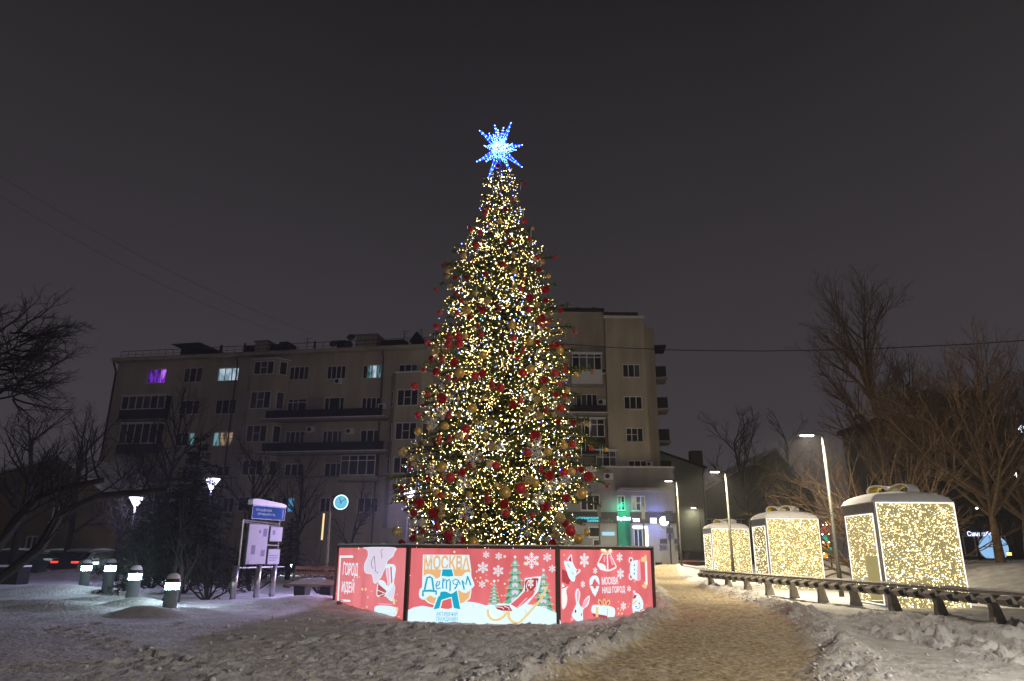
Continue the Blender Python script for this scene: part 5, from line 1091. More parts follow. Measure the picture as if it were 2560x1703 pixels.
for a, b2 in (((11.75, 25.6, 3.35), (14.9, 34.8, 3.35)), ((12.4, 37.3, 3.3), (16, 48.2, 3.35))):
    a, b2 = Vector(a), Vector(b2); g.tube([a.lerp(b2, t) - Vector((0, 0, .25 * 4 * t * (1 - t))) for t in np.linspace(0, 1, 9)], .012, 4)
tag(obj('slack_cable', g, M['metal_grey']), 'thin pale cable hanging slack between the lit gift boxes', 'cable')

# ------------------------------------------------------------------ low rail with wedge brackets
RP = lambda y: Vector((9.5 + (35.4 - y) * .128, y, 0))
rail = thing('bracket_rail', 'long low grey rail with wedge brackets on splayed posts beside the path', 'rail', RP(25))
ra, rb = RP(36.0), RP(12.5); ru = (rb - ra).normalized(); rn = Vector((ru.y, -ru.x, 0))
rz_ = lambda p: hz(p.x, p.y)
RT = .70
g = MB(); ns = 30
for i in range(ns):
    p, q = ra.lerp(rb, i / ns), ra.lerp(rb, (i + 1) / ns); zp, zq = RT, RT
    for (o0, o1, za, zb) in ((-.10, .13, .0, .06),):
        g.add([p + rn * o0 + Vector((0, 0, zp + za)), p + rn * o1 + Vector((0, 0, zp + za)), p + rn * o1 + Vector((0, 0, zp + zb)), p + rn * o0 + Vector((0, 0, zp + zb)), q + rn * o0 + Vector((0, 0, zq + za)), q + rn * o1 + Vector((0, 0, zq + za)), q + rn * o1 + Vector((0, 0, zq + zb)), q + rn * o0 + Vector((0, 0, zq + zb))], ((0, 1, 5, 4), (1, 2, 6, 5), (2, 3, 7, 6), (3, 0, 4, 7)))
obj('beam', g, M['concrete'], rail, world=True)
g = MB()
for i in range(ns * 4):
    p, q = ra.lerp(rb, i / ns / 4), ra.lerp(rb, (i + 1) / ns / 4); z1 = RT + .08 + .03 * (1 + .5 * math.sin(i * .9)); z2 = RT + .08 + .03 * (1 + .5 * math.sin((i + 1) * .9))
    V4 = lambda c, o_, z: c + rn * o_ + Vector((0, 0, z))
    g.add([V4(p, -.12, RT + .077), V4(p, -.06, z1), V4(p, .06, z1), V4(p, .12, RT + .077), V4(q, -.12, RT + .077), V4(q, -.06, z2), V4(q, .06, z2), V4(q, .12, RT + .077)], ((0, 1, 5, 4), (1, 2, 6, 5), (2, 3, 7, 6)))
obj('snow_cover', g, mat('dirty snow on rail', (.5, .48, .45), .9, 0, .2, 8), rail, world=True, smooth=True)
brk = MB(); brk.prism([(.24, -.02), (-.12, -.02), (-.12, -.14), (.02, -.27), (.27, -.23), (.36, -.10)], (0, 0, 0), rn, (0, 0, 1), ru, .26)
bm2 = MB(); bm2.prism([(.345, -.105), (.265, -.215), (.15, -.20), (.19, -.06)], tuple(ru * -.012), rn, (0, 0, 1), ru, .284)
bme = bpy.data.meshes.new('bracket'); bme.from_pydata(brk.v, [], brk.f); bme.materials.append(M['concrete'])
hme = bpy.data.meshes.new('bracket_socket'); hme.from_pydata(bm2.v, [], bm2.f); hme.materials.append(M['black'])
tot = (rb - ra).length; nbk = int(tot / .635)
for i in range(nbk):
    p = ra + ru * (.25 + i * .635)
    o = obj('bracket', bme, None, rail); o.location = p + Vector((0, 0, RT)) - rail.location
    c = obj('socket', hme, None, o)
    if i % 3 == 1:
        zf = rz_(p) - .12
        g = MB(); g.prism([(.13, RT - .15), (-.05, RT - .15), (-.26, zf), (.15, zf), (.10, (RT + zf) / 2)], tuple(p + ru * .06), rn, (0, 0, 1), ru, .15); obj('post', g, M['concrete'], rail, world=True)

# ------------------------------------------------------------------ street lamps
M['lamp_face'] = glow('street lamp lens', (1.0, .93, .74), 30); LAMPC = (1.0, .85, .60)
def street_lamp(x, y, label, h_=6.3, power=1000, arm=.75, rz=0, tilt=None, col=LAMPC):
    t = thing('street_lamp', label, 'street lamp', (x, y, hz(x, y) - .05), rz, 'street lamps along the path')
    g = MB(); g.tube([(0, 0, 0), (0, 0, 1.1), (0, 0, 1.12), (0, 0, h_)], [.095, .09, .075, .05], 10); obj('pole', g, M['lamp_pole'], t, smooth=True)
    g = MB(); g.tube([(0, 0, h_ - .04), (-.12, 0, h_ + .02), (-arm * .45, 0, h_ + .03)], .035, 8); obj('arm', g, M['lamp_pole'], t)
    g = MB(); g.prism([(-arm - .3, 0), (-arm * .4, -.02), (-arm * .4, .07), (-arm, .09), (-arm - .3, .03)], (0, .14, h_ + .01), (1, 0, 0), (0, 0, 1), (0, -1, 0), .28); hd = obj('lamp_head', g, M['metal_grey'], t)
    g = MB(); g.box((-arm * .85, 0, h_ - .022), (arm * .62, .22, .03)); obj('lens', g, M['lamp_face'], hd)
    lamp_light('street_lamp_light', 'AREA', (-arm * .85, 0, h_ - .06), power, col, .35, t, tilt)
    return t
street_lamp(12.81, 28.56, 'tallest looking street lamp, standing between the near and middle gift boxes')
street_lamp(12.88, 42.3, 'street lamp in front of the farthest gift box')
street_lamp(12.9, 55, 'street lamp on the snow heap outside the corner shops')
p = at_y(1738, 1272, 80); street_lamp(p.x, 78.2, 'slim street lamp before the pale green wing', h_=p.z, power=25)
p = at_y(1797, 1274, 92); street_lamp(p.x, 92, 'distant street lamp peeping over the farthest gift box', h_=p.z)
street_lamp(10.5, 3.0, 'street lamp by the path just beside the viewer, outside the picture', h_=7.0, power=1800, tilt=(R(58), 0, R(20)), col=(1.0, .90, .76))
# ------------------------------------------------------------------ lit bollards
M['bollard'] = mat('teal grey bollard paint', (.16, .20, .20), .6, .1, .15, 5); M['lantern'] = glow('bollard lantern glass', (.66, .92, 1.0), 120)
def bollard(x, y, label, s=1.0, hgt=.46):
    z0 = hz(x, y); t = thing('lit_bollard', label, 'bollard', (x, y, z0 - .15), 0, 'lit bollards on the snowy lawn'); rr = .175 * s
    g = MB(); g.lathe([(.001, 0), (rr, 0), (rr, hgt + .15), (.001, hgt + .15)], 20); obj('shaft', g, M['bollard'], t, smooth=False)
    z = hgt + .15; g = MB(); g.lathe([(rr + .03, z), (rr + .035, z + .03), (rr, z + .035), (.001, z + .035)], 20); obj('collar', g, M['bollard'], t)
    g = MB(); g.lathe([(rr - .01, z + .03), (rr - .005, z + .20)], 20); lt = obj('lantern', g, M['lantern'], t)
    for k in range(4): g = MB(); an = k * math.pi / 2 + .5; g.box(((rr + .003) * math.cos(an), (rr + .003) * math.sin(an), z + .115), (.014, .014, .17)); obj('lantern_bar', g, M['metal_dark'], lt)
    g = MB(); g.lathe([(.001, z + .199), (rr + .02, z + .20), (rr + .03, z + .24), (rr * .98, z + .30), (rr * .7, z + .37), (.001, z + .40)], 20); cp = obj('cap', g, M['metal_dark'], t, smooth=True)
    g = MB(); g.lathe([(rr * .99, z + .302), (rr * .85, z + .38), (rr * .5, z + .43), (.001, z + .44)], 20); obj('cap_snow', g, M['snowcap'], cp, smooth=True)
bollard(-8.95, 19.6, 'nearest and largest lit bollard, by the leaning branches'); bollard(-11.1, 21.8, 'second lit bollard from the information stand', hgt=.64); bollard(-14.1, 25.9, 'third lit bollard, on the low snow ridge', hgt=.68); bollard(-16.5, 28.6, 'fourth lit bollard, the left one of the middle pair', hgt=.68); bollard(-24.6, 39.8, 'farthest lit bollard beside the parked cars')
p = at_y(722, 1418, 47); bollard(p.x, 47, 'small lit bollard behind the bench by the young spruce')

# ------------------------------------------------------------------ information stand
ZI = lambda x, y: (560 + .20408 * x, 1200 + .20408 * y)
stand = thing('information_stand', 'tall information stand with pale notice boards and lit blue header', 'notice stand', (-8.7, 25.6, hz(-8.7, 25.6)))
I = Facade(stand, (-9.1, 24.2), (-8.15, 27.0), 0, 4)
def prect(name, x0, y0, x1, y1, o0, o1, m, parent=None):
    yc = (y0 + y1) / 2; xc = (x0 + x1) / 2; ua, ub = I.uz(*ZI(x0, yc))[0], I.uz(*ZI(x1, yc))[0]; za, zb = I.uz(*ZI(xc, y1))[1], I.uz(*ZI(xc, y0))[1]
    g = MB(); I.bx(g, ua, ub, za, zb, o0, o1); return obj(name, g, m, parent or stand, world=parent is None), (ua, ub, za, zb)
M['board'] = mat('lit pale notice sheet', (.42, .41, .46), .9, 0, .05, 2, emit=(.50, .47, .66), es=.0); M['ink_board'] = mat('grey print', (.18, .18, .26), .9)
M['header'] = mat('lit blue header', (.012, .025, .11), .95, 0, .6, 1.2, emit=(.06, .16, .62), es=.30, spec=.05); M['pale_line'] = mat('pale header print', (.12, .12, .16), .95, emit=(.55, .6, .85), es=.28)
hd, (ua, ub, za, zb) = prect('header', 315, 320, 725, 490, -.06, .10, M['metal_dark'])
g = MB(); g.quad(I.pt(ua + .03, za + .03, .104), I.pt(ub - .03, za + .03, .104), I.pt(ub - .03, zb - .03, .104), I.pt(ua + .03, zb - .03, .104)); obj('header_face', g, M['header'], hd)
for f0, f1, q0, q1 in [(.10 + .043 * k, .10 + .043 * k + random.uniform(.022, .036), .58 + random.uniform(-.02, .03), .74 + random.uniform(-.05, .03)) for k in range(11)] + [(.16 + .04 * k, .16 + .04 * k + random.uniform(.02, .034), .30 + random.uniform(-.02, .03), .46 + random.uniform(-.05, .03)) for k in range(13)] + [(.90, .93, .15, .85)]:
    g = MB(); g.quad(I.pt(ua + (ub - ua) * f0, za + (zb - za) * q0, .108), I.pt(ua + (ub - ua) * f1, za + (zb - za) * q0, .108), I.pt(ua + (ub - ua) * f1, za + (zb - za) * q1, .108), I.pt(ua + (ub - ua) * f0, za + (zb - za) * q1, .108)); obj('header_print', g, M['pale_line'], hd)
g = MB(); g.prism(smooth_loop([(ua - .02, zb + .004), (ua + .02, zb + .20), (ua + (ub - ua) * .5, zb + .17), (ub - .12, zb + .11), (ub + .02, zb + .004)], 4, False), I.p0 + I.n * .12, I.u, (0, 0, 1), -I.n, .2); obj('header_snow', g, M['snowcap'], stand, world=True)
for k, (x0, y0, x1, y1) in enumerate(((265, 545, 510, 1035), (545, 575, 695, 755), (515, 845, 662, 1035))):
    bd, (a, b2, c, d) = prect('notice_board', x0, y0, x1, y1, .0, .07, M['metal_grey']); g = MB(); g.quad(I.pt(a + .02, c + .02, .074), I.pt(b2 - .02, c + .02, .074), I.pt(b2 - .02, d - .02, .074), I.pt(a + .02, d - .02, .074)); obj('notice_sheet', g, M['board'], bd)
    for f0, f1, q0, q1 in (((.2, .4, .25, .48), (.72, .92, .7, .9), (.7, .9, .2, .36), (.5, .6, .78, .86)) if k == 0 else ((.2, .4, .45, .75),) if k == 1 else ((.12, .8, .55, .6), (.12, .85, .4, .45), (.12, .7, .25, .3))):
        g = MB(); g.quad(I.pt(a + (b2 - a) * f0, c + (d - c) * q0, .077), I.pt(a + (b2 - a) * f1, c + (d - c) * q0, .077), I.pt(a + (b2 - a) * f1, c + (d - c) * q1, .077), I.pt(a + (b2 - a) * f0, c + (d - c) * q1, .077)); obj('sheet_print', g, M['ink_board'], bd)
for x, yb, yt in ((135, 1470, 1050), (415, 1435, 1045), (605, 1405, 1040)):
    u_, zt = I.uz(*ZI(x + 22, yt)); g = MB(); q = I.pt(u_, 0, -.02); g.tube([(q.x, q.y, hz(q.x, q.y) - .2), (q.x, q.y, zt)], .10, 12); obj('post', g, M['steel'], stand, world=True, smooth=True)
fr = MB()
for x0, y0, x1, y1 in ((245, 480, 190, 1050), (700, 330, 655, 1050), (250, 490, 690, 545), (190, 1080, 740, 1065), (520, 510, 515, 1045), (250, 515, 690, 575), (500, 800, 670, 805)):
    (a, b2), (c, d) = I.uz(*ZI(x0, y0)), I.uz(*ZI(x1, y1)); fr.tube([I.pt(a, b2, -.03), I.pt(c, d, -.03)], .03, 6)
obj('pipe_frame', fr, M['steel'], stand, world=True)

# ------------------------------------------------------------------ bench
bench = thing('park_bench', 'wooden slatted park bench heaped with snow beside the fence', 'bench', (-7.6, 24.9, hz(-7.2, 24.9)), R(-14))
prof = [(.62, .98), (.56, .80), (.50, .62), (.44, .48), (.28, .41), (.10, .42), (-.06, .45)]; BLn = 2.0
for i, (y, z) in enumerate(prof):
    y2, z2 = prof[min(i + 1, 6)]; y1, z1 = prof[max(i - 1, 0)]; an = math.atan2(z2 - z1, y2 - y1); g = MB(); g.box((BLn / 2, y, z), (BLn, .10, .035), Matrix.Rotation(an, 3, 'X')); obj('slat', g, M['wood'], bench)
for i in range(4):
    y, z = prof[0][0] - .03 - .035 * i, prof[0][1] - .09 - .10 * i
for x in (.0, BLn):
    g = MB(); out = [(a + .035, b2 - .02) for a, b2 in prof] + [(a - .03 if i < 3 else a, b2 - .09) for i, (a, b2) in reversed(list(enumerate(prof)))]; g.prism(out, (x - .03, 0, 0), (0, 1, 0), (0, 0, 1), (1, 0, 0), .06); obj('end_frame', g, M['metal_dark'], bench)
for x in (.55, 1.5):
    g = MB(); g.prism([(.0, .40), (.45, .40), (.36, -.2), (.10, -.2)], (x - .2, 0, 0), (0, 1, 0), (0, 0, 1), (1, 0, 0), .4); obj('leg', g, M['metal_dark'], bench)
N = 14; vs = []
for j in range(N + 1):
    for i in range(N + 1): a, b2 = i / N, j / N; e_ = (4 * a * (1 - a)) ** .4 * (4 * b2 * (1 - b2)) ** .5; vs.append((.12 + a * 1.8, -.08 + b2 * .5, .455 + e_ * (.16 + .14 * float(fbm(np.array([a * 5.]), np.array([b2 * 4.]), 3)[0])) + .04 * b2))
g = MB().add(vs, [(j * (N + 1) + i, j * (N + 1) + i + 1, (j + 1) * (N + 1) + i + 1, (j + 1) * (N + 1) + i) for j in range(N) for i in range(N)]); obj('snow_heap', g, M['snowcap'], bench, smooth=True)

# ------------------------------------------------------------------ clock on a pole, cone lamps, lit poles
cl = thing('street_clock', 'round glowing blue clock on a slim pole before the apartment wing', 'clock', (-10.75, 43, hz(-10.75, 43)))
cc = at_y(853, 1256, 43); rc = 18.2 / FPX * 43.6
g = MB(); g.tube([(-10.75, 43, -.2), (-10.85, 43, 4.8)], [.11, .06], 10); obj('pole', g, M['steel'], cl, world=True)
g = MB(); g.tube([(-10.8, 43, cc.z + rc * .7), (cc.x, 43, cc.z + rc * .9)], .03, 6); g.tube([(-10.8, 43, cc.z - rc * .7), (cc.x, 43, cc.z - rc * .9)], .03, 6); obj('bracket', g, M['metal_dark'], cl, world=True)
Mf = Matrix(((1, 0, 0), (0, 0, -1), (0, 1, 0)))
g = MB().lathe([(.001, -.1), (rc + .04, -.1), (rc + .04, .08), (rc, .09), (rc, .06), (.001, .06)], 32, cc, Mf); obj('case', g, M['metal_dark'], cl, world=True)
g = MB().lathe([(.001, .066), (rc * .84, .066)], 32, cc, Mf); dial = obj('dial', g, glow('blue clock dial', (.16, .58, .80), 1.0), cl, world=True)
g = MB().lathe([(rc * .84, .066), (rc * .98, .067)], 32, cc, Mf); obj('dial_rim', g, glow('white clock rim', (.75, .95, 1.0), 1.7), dial)
g = MB()
for k in range(12): an = R(30 * k); g.box(cc + Vector((math.sin(an) * rc * .72, -.07, math.cos(an) * rc * .72)), (.025, .004, .07), Matrix.Rotation(an, 3, 'Y'))
obj('hour_mark', g, mat('dial marks', (.1, .25, .35), .5, emit=(.08, .3, .45), es=.5), dial)
for an, l, w_ in ((R(-22), .62, .035), (R(52), .82, .028)):
    g = MB(); d = Vector((math.sin(an), 0, math.cos(an))); g.box(cc + d * rc * (l / 2 - .1) + Vector((0, -.078, 0)), (w_, .006, rc * (l + .2)), Matrix.Rotation(an, 3, 'Y')); obj('hand', g, M['black'], cl, world=True)
M['cone_glow'] = glow('violet white lamp cone', (.78, .80, 1.0), 4.5)
def cone_lamp(px, py, Y, label, rpx=17.5, pw=300, aim=None):
    p = at_y(px, py, Y); rr = rpx / FPX * Y; t = thing('cone_lamp', label, 'park lamp', (p.x, Y, hz(p.x, Y)), 0, 'cone lamps under the trees'); zc = p.z - t.location.z
    g = MB(); g.tube([(0, 0, -.1), (0, 0, zc - rr * .9)], .045, 8); obj('pole', g, M['metal_dark'], t)
    g = MB(); g.lathe([(.05, zc - rr * .9), (rr * .95, zc + rr * .45)], 20); sh = obj('lamp_shade', g, M['cone_glow'], t)
    g = MB(); g.lathe([(rr * 1.02, zc + rr * .452), (rr * .9, zc + rr * .53), (.001, zc + rr * .58)], 20); obj('lid', g, M['snowcap'], t)
    if aim: lamp_light('cone_lamp_light', 'AREA', tuple(Vector((0, 0, zc - rr * .3)) + Vector(aim) * rr * 1.6), pw, (.60, .52, 1.0), .4, t, Vector(aim).to_track_quat('-Z', 'Y').to_euler())
    else: lamp_light('cone_lamp_light', 'POINT', (0, -.15, zc - rr * 1.1), pw, (.60, .54, 1.0), .12, t)
cone_lamp(341, 1252, 34, 'glowing inverted cone lamp standing clear of the dark spruce'); cone_lamp(530, 1206, 31, 'glowing cone lamp half hidden behind the dark spruce twigs', 19); cone_lamp(1022, 1235, 28.5, 'unseen cone lamp added behind the fir to light the left snow', 17, 700, (-.22, -.85, -.72))  # last lamp is unseen, added to throw violet light on the snow
M['lit_pole'] = glow('sodium lit pole', (1.0, .72, .35), 1.2)
for px, y0, y1, Y, lb in ((212, 1308, 1365, 52, 'short warm light tube standing near the parked cars'), (810, 1284, 1350, 46, 'short warm light tube just left of the clock pole')):
    a, b2 = at_y(px, y0, Y), at_y(px - 5, y1, Y); g = MB(); g.tube([(a.x, Y, 0), (a.x, Y, b2.z)], .05, 6); t = tag(obj('light_tube', g, M['metal_grey']), lb, 'light tube'); g = MB(); g.tube([(a.x, Y, b2.z), (a.x, Y, a.z)], .06, 6); obj('lit_tip', g, M['lit_pole'], t)

# ------------------------------------------------------------------ bare trees
class Bare:
    def __init__(s, seed): s.r = random.Random(seed); s.trunk, s.br, s.tk = MB(), MB(), .0015
    def limb(s, p, d, L, r_, lev, maxlev, nch, ang, up, wob=.12, segs=5, ratio=.62):
        rr = s.r; pts, rad = [Vector(p)], [r_]; d = Vector(d).normalized()
        for i in range(segs):
            d = (d + Vector((rr.gauss(0, wob), rr.gauss(0, wob), rr.gauss(0, wob) + up / segs))).normalized(); pts.append(pts[-1] + d * L / segs); rad.append(r_ * (1 - .82 * (i + 1) / segs) + s.tk)
        (s.trunk if lev == 0 else s.br).tube(pts, rad, 8 if lev == 0 else 5 if lev == 1 else 3, cap=False)
        if lev < maxlev:
            n_ = nch[min(lev, len(nch) - 1)]
            for k in range(n_):
                t = (.22 if lev else .3) + .78 * (k + rr.random()) / n_; f = min(t, .999) * segs; a = int(f); q = pts[a].lerp(pts[a + 1], f - a); dd = (pts[a + 1] - pts[a]).normalized(); az = rr.uniform(0, 6.283) + k * 2.4
                o = dd.orthogonal().normalized(); o2 = dd.cross(o); an = R(ang * rr.uniform(.7, 1.25)); nd = dd * math.cos(an) + (o * math.cos(az) + o2 * math.sin(az)) * math.sin(an)
                s.limb(q, nd, L * ratio * rr.uniform(.65, 1.1) * (1.15 - .55 * t), max(rad[a] * .62, s.tk * 2), lev + 1, maxlev, nch, ang, up * .9, wob, max(3, segs - 1), ratio)
        return pts
    def build(s, name, label, loc, m, group, cat='tree'):
        t = thing(name, label, cat, loc, 0, group)
        if s.trunk.v: obj('trunk', s.trunk, m, t, world=True, smooth=True)
        if s.br.v: obj('crown', s.br, m, t, world=True)
        return t
def bare_tree(px, ytop, Y, label, r_, seed, nch=(10, 5, 4), ang=38, up=.35, maxlev=3, ratio=.55, m=None, wob=.1, lean=0., group='bare trees round the park'):
    tp = at_y(px, ytop, Y); z0 = hz(tp.x, Y) - .2; B = Bare(seed); B.tk = .0015 + max(0, Y - 45) * .00018; B.limb((tp.x - lean * .5, Y, z0), (lean / max(tp.z, 1), 0, 1), (tp.z - z0) * .80, r_, 0, maxlev, nch, ang, up, wob * .5, 7, ratio)
    return B.build('bare_tree', label, (tp.x, Y, z0), m or M['bark'], group)
bare_tree(2150, 716, 62, 'tall pointed bare tree rising behind the near gift box', .42, 21, (26, 8, 5, 3), 34, .30, 4, .56, M['bark_red'])
bare_tree(1840, 1035, 80, 'small round bare tree beyond the farthest gift box', .30, 22, (14, 6, 5), 40, .35, 3, .6)
bare_tree(2385, 850, 70, 'thin bare tree with open crown above the dark block', .30, 23, (13, 5, 4), 40, .35, 3, .5)
bare_tree(2300, 870, 66, 'bushy bare tree between the pointed tree and the thin one', .30, 29, (16, 6, 4), 36, .35, 3, .5)
bare_tree(2500, 905, 60, 'bare tree fanning out near the right edge of the sky', .28, 24, (13, 6, 4), 42, .3, 3, .55)
bare_tree(1965, 1010, 74, 'slender bare sapling left of the tall street lamp', .2, 25, (10, 5, 4), 40, .3, 3, .5)
for (bx_, by_, px, ytop, lb, sd, rr_) in ((23.2, 34.5, 2440, 900, 'spreading bare tree with orange lit trunk before the glowing globe', 31, .24), (26.8, 37.5, 2500, 930, 'bare tree with thick brown trunk at the right edge', 32, .27)):
    B = Bare(sd); B.tk = .004; z0 = hz(bx_, by_) - .2; P0 = Vector((bx_, by_, z0)); pts = B.limb(P0, (-.03, 0, 1), 4.2, rr_, 0, 0, (0,), 0, 0, .03, 5)
    for k in range(17):
        an = k * 2.4; el = R(random.Random(sd + k).uniform(28, 72)); d = Vector((math.cos(an) * math.cos(el) - .15, math.sin(an) * math.cos(el), math.sin(el))); B.limb(pts[-1 - k % 3] - Vector((0, 0, .2)), d, 7.0 * (.6 + .4 * math.sin(el)), rr_ * .42, 1, 4, (0, 9, 6, 3), 34, .35, .09, 6, .55)
    B.build('bare_tree', lb, P0, M['bark_red'], 'bare trees round the park')
B = Bare(33); B.tk = .004; bx_, by_ = 18.0, 35.5; z0 = hz(bx_, by_) - .2
for k in range(22):
    an = k * 2.4; el = R(random.Random(900 + k).uniform(14, 70)); B.limb((bx_ + .3 * math.cos(an), by_ + .3 * math.sin(an), z0 + .3), (math.cos(an) * math.cos(el), math.sin(an) * math.cos(el), math.sin(el)), 6.6 * (.75 + .25 * math.sin(el)), .09, 1, 4, (0, 8, 5, 3), 34, .30, .09, 6, .52)
B.build('spreading_bush', 'broad bare bush with orange lit twigs behind the near gift box', (bx_, by_, z0), M['bark_red'], None, 'bush')
bare_tree(235, 1010, 40, 'dark bare tree against the end of the apartment wing', .2, 41, (16, 6, 4), 42, .3, 3, .55)
bare_tree(455, 955, 45, 'bare tree reaching up before the lit purple window corner', .22, 42, (20, 6, 4), 38, .4, 3, .5)
bare_tree(640, 1095, 50, 'bushy bare tree before the lower balconies', .2, 43, (16, 6, 4), 40, .35, 3, .55)
bare_tree(770, 1120, 52, 'wispy bare tree in front of the long balconies', .16, 44, (14, 6, 4), 40, .35, 3, .55)
bare_tree(890, 1200, 55, 'low wispy bare tree right of the clock', .14, 45, (12, 5, 4), 40, .3, 3, .55)
bare_tree(340, 1120, 36, 'tangled dark bare tree left of the spruce', .2, 46, (18, 6, 4), 46, .2, 3, .6)
bare_tree(110, 1020, 36, 'dense twiggy bare tree in front of the ochre house', .22, 47, (20, 6, 4), 44, .25, 3, .6)
B = Bare(51); LY = 19.0   # leaning tree whose trunk stands outside the picture
base = Vector((-17.6, LY, hz(-17.6, LY) - .2)); pts = B.limb(base, (.05, 0, 1), 2.2, .28, 0, 0, (0,), 0, 0, .02, 4)
for path in ([(-5, 1450), (100, 1370), (150, 1285), (250, 1240), (420, 1225)], [(-10, 1380), (35, 1310), (90, 1250), (150, 1225), (260, 1200)]):
    P_ = [pts[-1]] + [at_y(x, y, LY + .4 * i) for i, (x, y) in enumerate(path)]; Q = [Vector(q) for q in P_]; n_ = len(Q); B.br.tube(Q, [.16 * (1 - .75 * i / n_) + .02 for i in range(n_)], 7)
    for i in range(2, n_ - 1):
        for k in range(3): B.limb(Q[i].lerp(Q[i + 1], random.random()), (random.uniform(-.4, .7), random.uniform(-.4, .4), random.uniform(.2, .9)), random.uniform(1.0, 2.0), .035, 1, 3, (0, 5, 4), 40, .2, .14, 5, .55)
for k in range(44):
    q = at_y(random.uniform(-80, 70), random.uniform(830, 1000), LY + random.uniform(-.8, .8)); B.limb(q, (random.uniform(.3, 1), random.uniform(-.5, .5), random.uniform(-.25, .7)), random.uniform(1.2, 1.9), .03, 1, 3, (0, 9, 6), 42, .15, .16, 6, .5)
s0 = at_y(-60, 930, LY); B.br.tube([pts[-1], pts[-1] + Vector((.2, 0, 2.2)), s0 - Vector((.6, 0, 1.0)), s0], [.2, .16, .11, .06], 7)
B.build('leaning_tree', 'dark tree with thick leaning limbs and budded twigs at the left edge', base, M['bark'], 'bare trees round the park')
for (x, y, hh, sd, lb) in ((-12.2, 27.5, 2.4, 61, 'leafless shrub under the dark spruce'), (-9.8, 24.0, 1.6, 62, 'low leafless shrub behind the nearest bollard'), (-7.2, 28.2, 1.5, 63, 'low leafless shrub under the information stand'), (-14.8, 30.5, 2.6, 64, 'wide leafless shrub left of the dark spruce'), (-10.3, 29.5, 2.6, 65, 'leafless shrub right behind the information stand'), (-13.5, 36, 3.2, 66, 'tall leafless shrub behind the spruce')):
    B = Bare(sd); z0 = hz(x, y) - .1
    for k in range(9): an = k * .7; el = R(random.Random(sd * 9 + k).uniform(20, 75)); B.limb((x, y, z0), (math.cos(an) * math.cos(el), math.sin(an) * math.cos(el), math.sin(el)), hh, .035, 1, 3, (0, 9, 5), 42, .05, .16, 5, .5)
    B.build('leafless_shrub', lb, (x, y, z0), M['bark'], 'leafless shrubs on the lawn', 'shrub')
B = Bare(71)   # fallen-looking leaning stems by the nearest bollard
for px, py, qx, qy in ((400, 1512, 470, 1400), (425, 1500, 500, 1395), (445, 1495, 485, 1330), (430, 1500, 432, 1300)):
    a, b2 = at_y(px, py, 20.6), at_y(qx, qy, 21.4); B.limb(a - Vector((0, 0, .1)), b2 - a, (b2 - a).length * 1.3, .06, 1, 3, (0, 6, 4), 38, .1, .08, 6, .45)
a = at_y(420, 1505, 20.6); B.build('leaning_bush', 'bundle of leaning bare stems sticking out of the snow by the bollard', (a.x, a.y, a.z), M['bark'], None, 'shrub')

# ------------------------------------------------------------------ dark spruces
def spruce(px, ytop, Y, r_, label, seed, nb=150, m=None, zlo=.5):
    tp = at_y(px, ytop, Y); z0 = hz(tp.x, Y); H_ = tp.z - z0; t = thing('spruce', label, 'tree', (tp.x, Y, z0), 0, 'dark spruces')
    g = MB(); g.tube([(tp.x, Y, z0 - .2), (tp.x, Y, z0 + H_)], [.16, .02], 7); obj('trunk', g, M['bark'], t, world=True)
    rf = lambda z: r_ * max(.06, 1 - z / H_) ** .85
    uu = np.linspace(0, 1, 30); zz = zlo + (H_ - zlo - .1) * (1 - (1 - uu) ** .62)
    gb, V_, F2, _ = fir_crown((tp.x, Y, z0), H_, (uu, zz), rf, nb, seed, .3, .17, .11, 14, .5, .018, .05)
    tag(obj('boughs', gb, M['bark'], t, world=True), kind='stuff'); tag(obj('crown', mesh_np('crown', V_, F2, [m or M['needles_dark']]), None, t, world=True), kind='stuff')
spruce(505, 1080, 27.5, 2.7, 'big dark spruce behind the lit bollards', 81, 190)
spruce(733, 1290, 40, 1.25, 'small young spruce between the stand and the clock pole', 82, 70)
spruce(400, 1170, 33, 2.2, 'dark spruce half merged with the bigger one, on its left', 83, 120)
spruce(640, 1290, 36, 1.3, 'young spruce hidden behind the information stand', 84, 70)
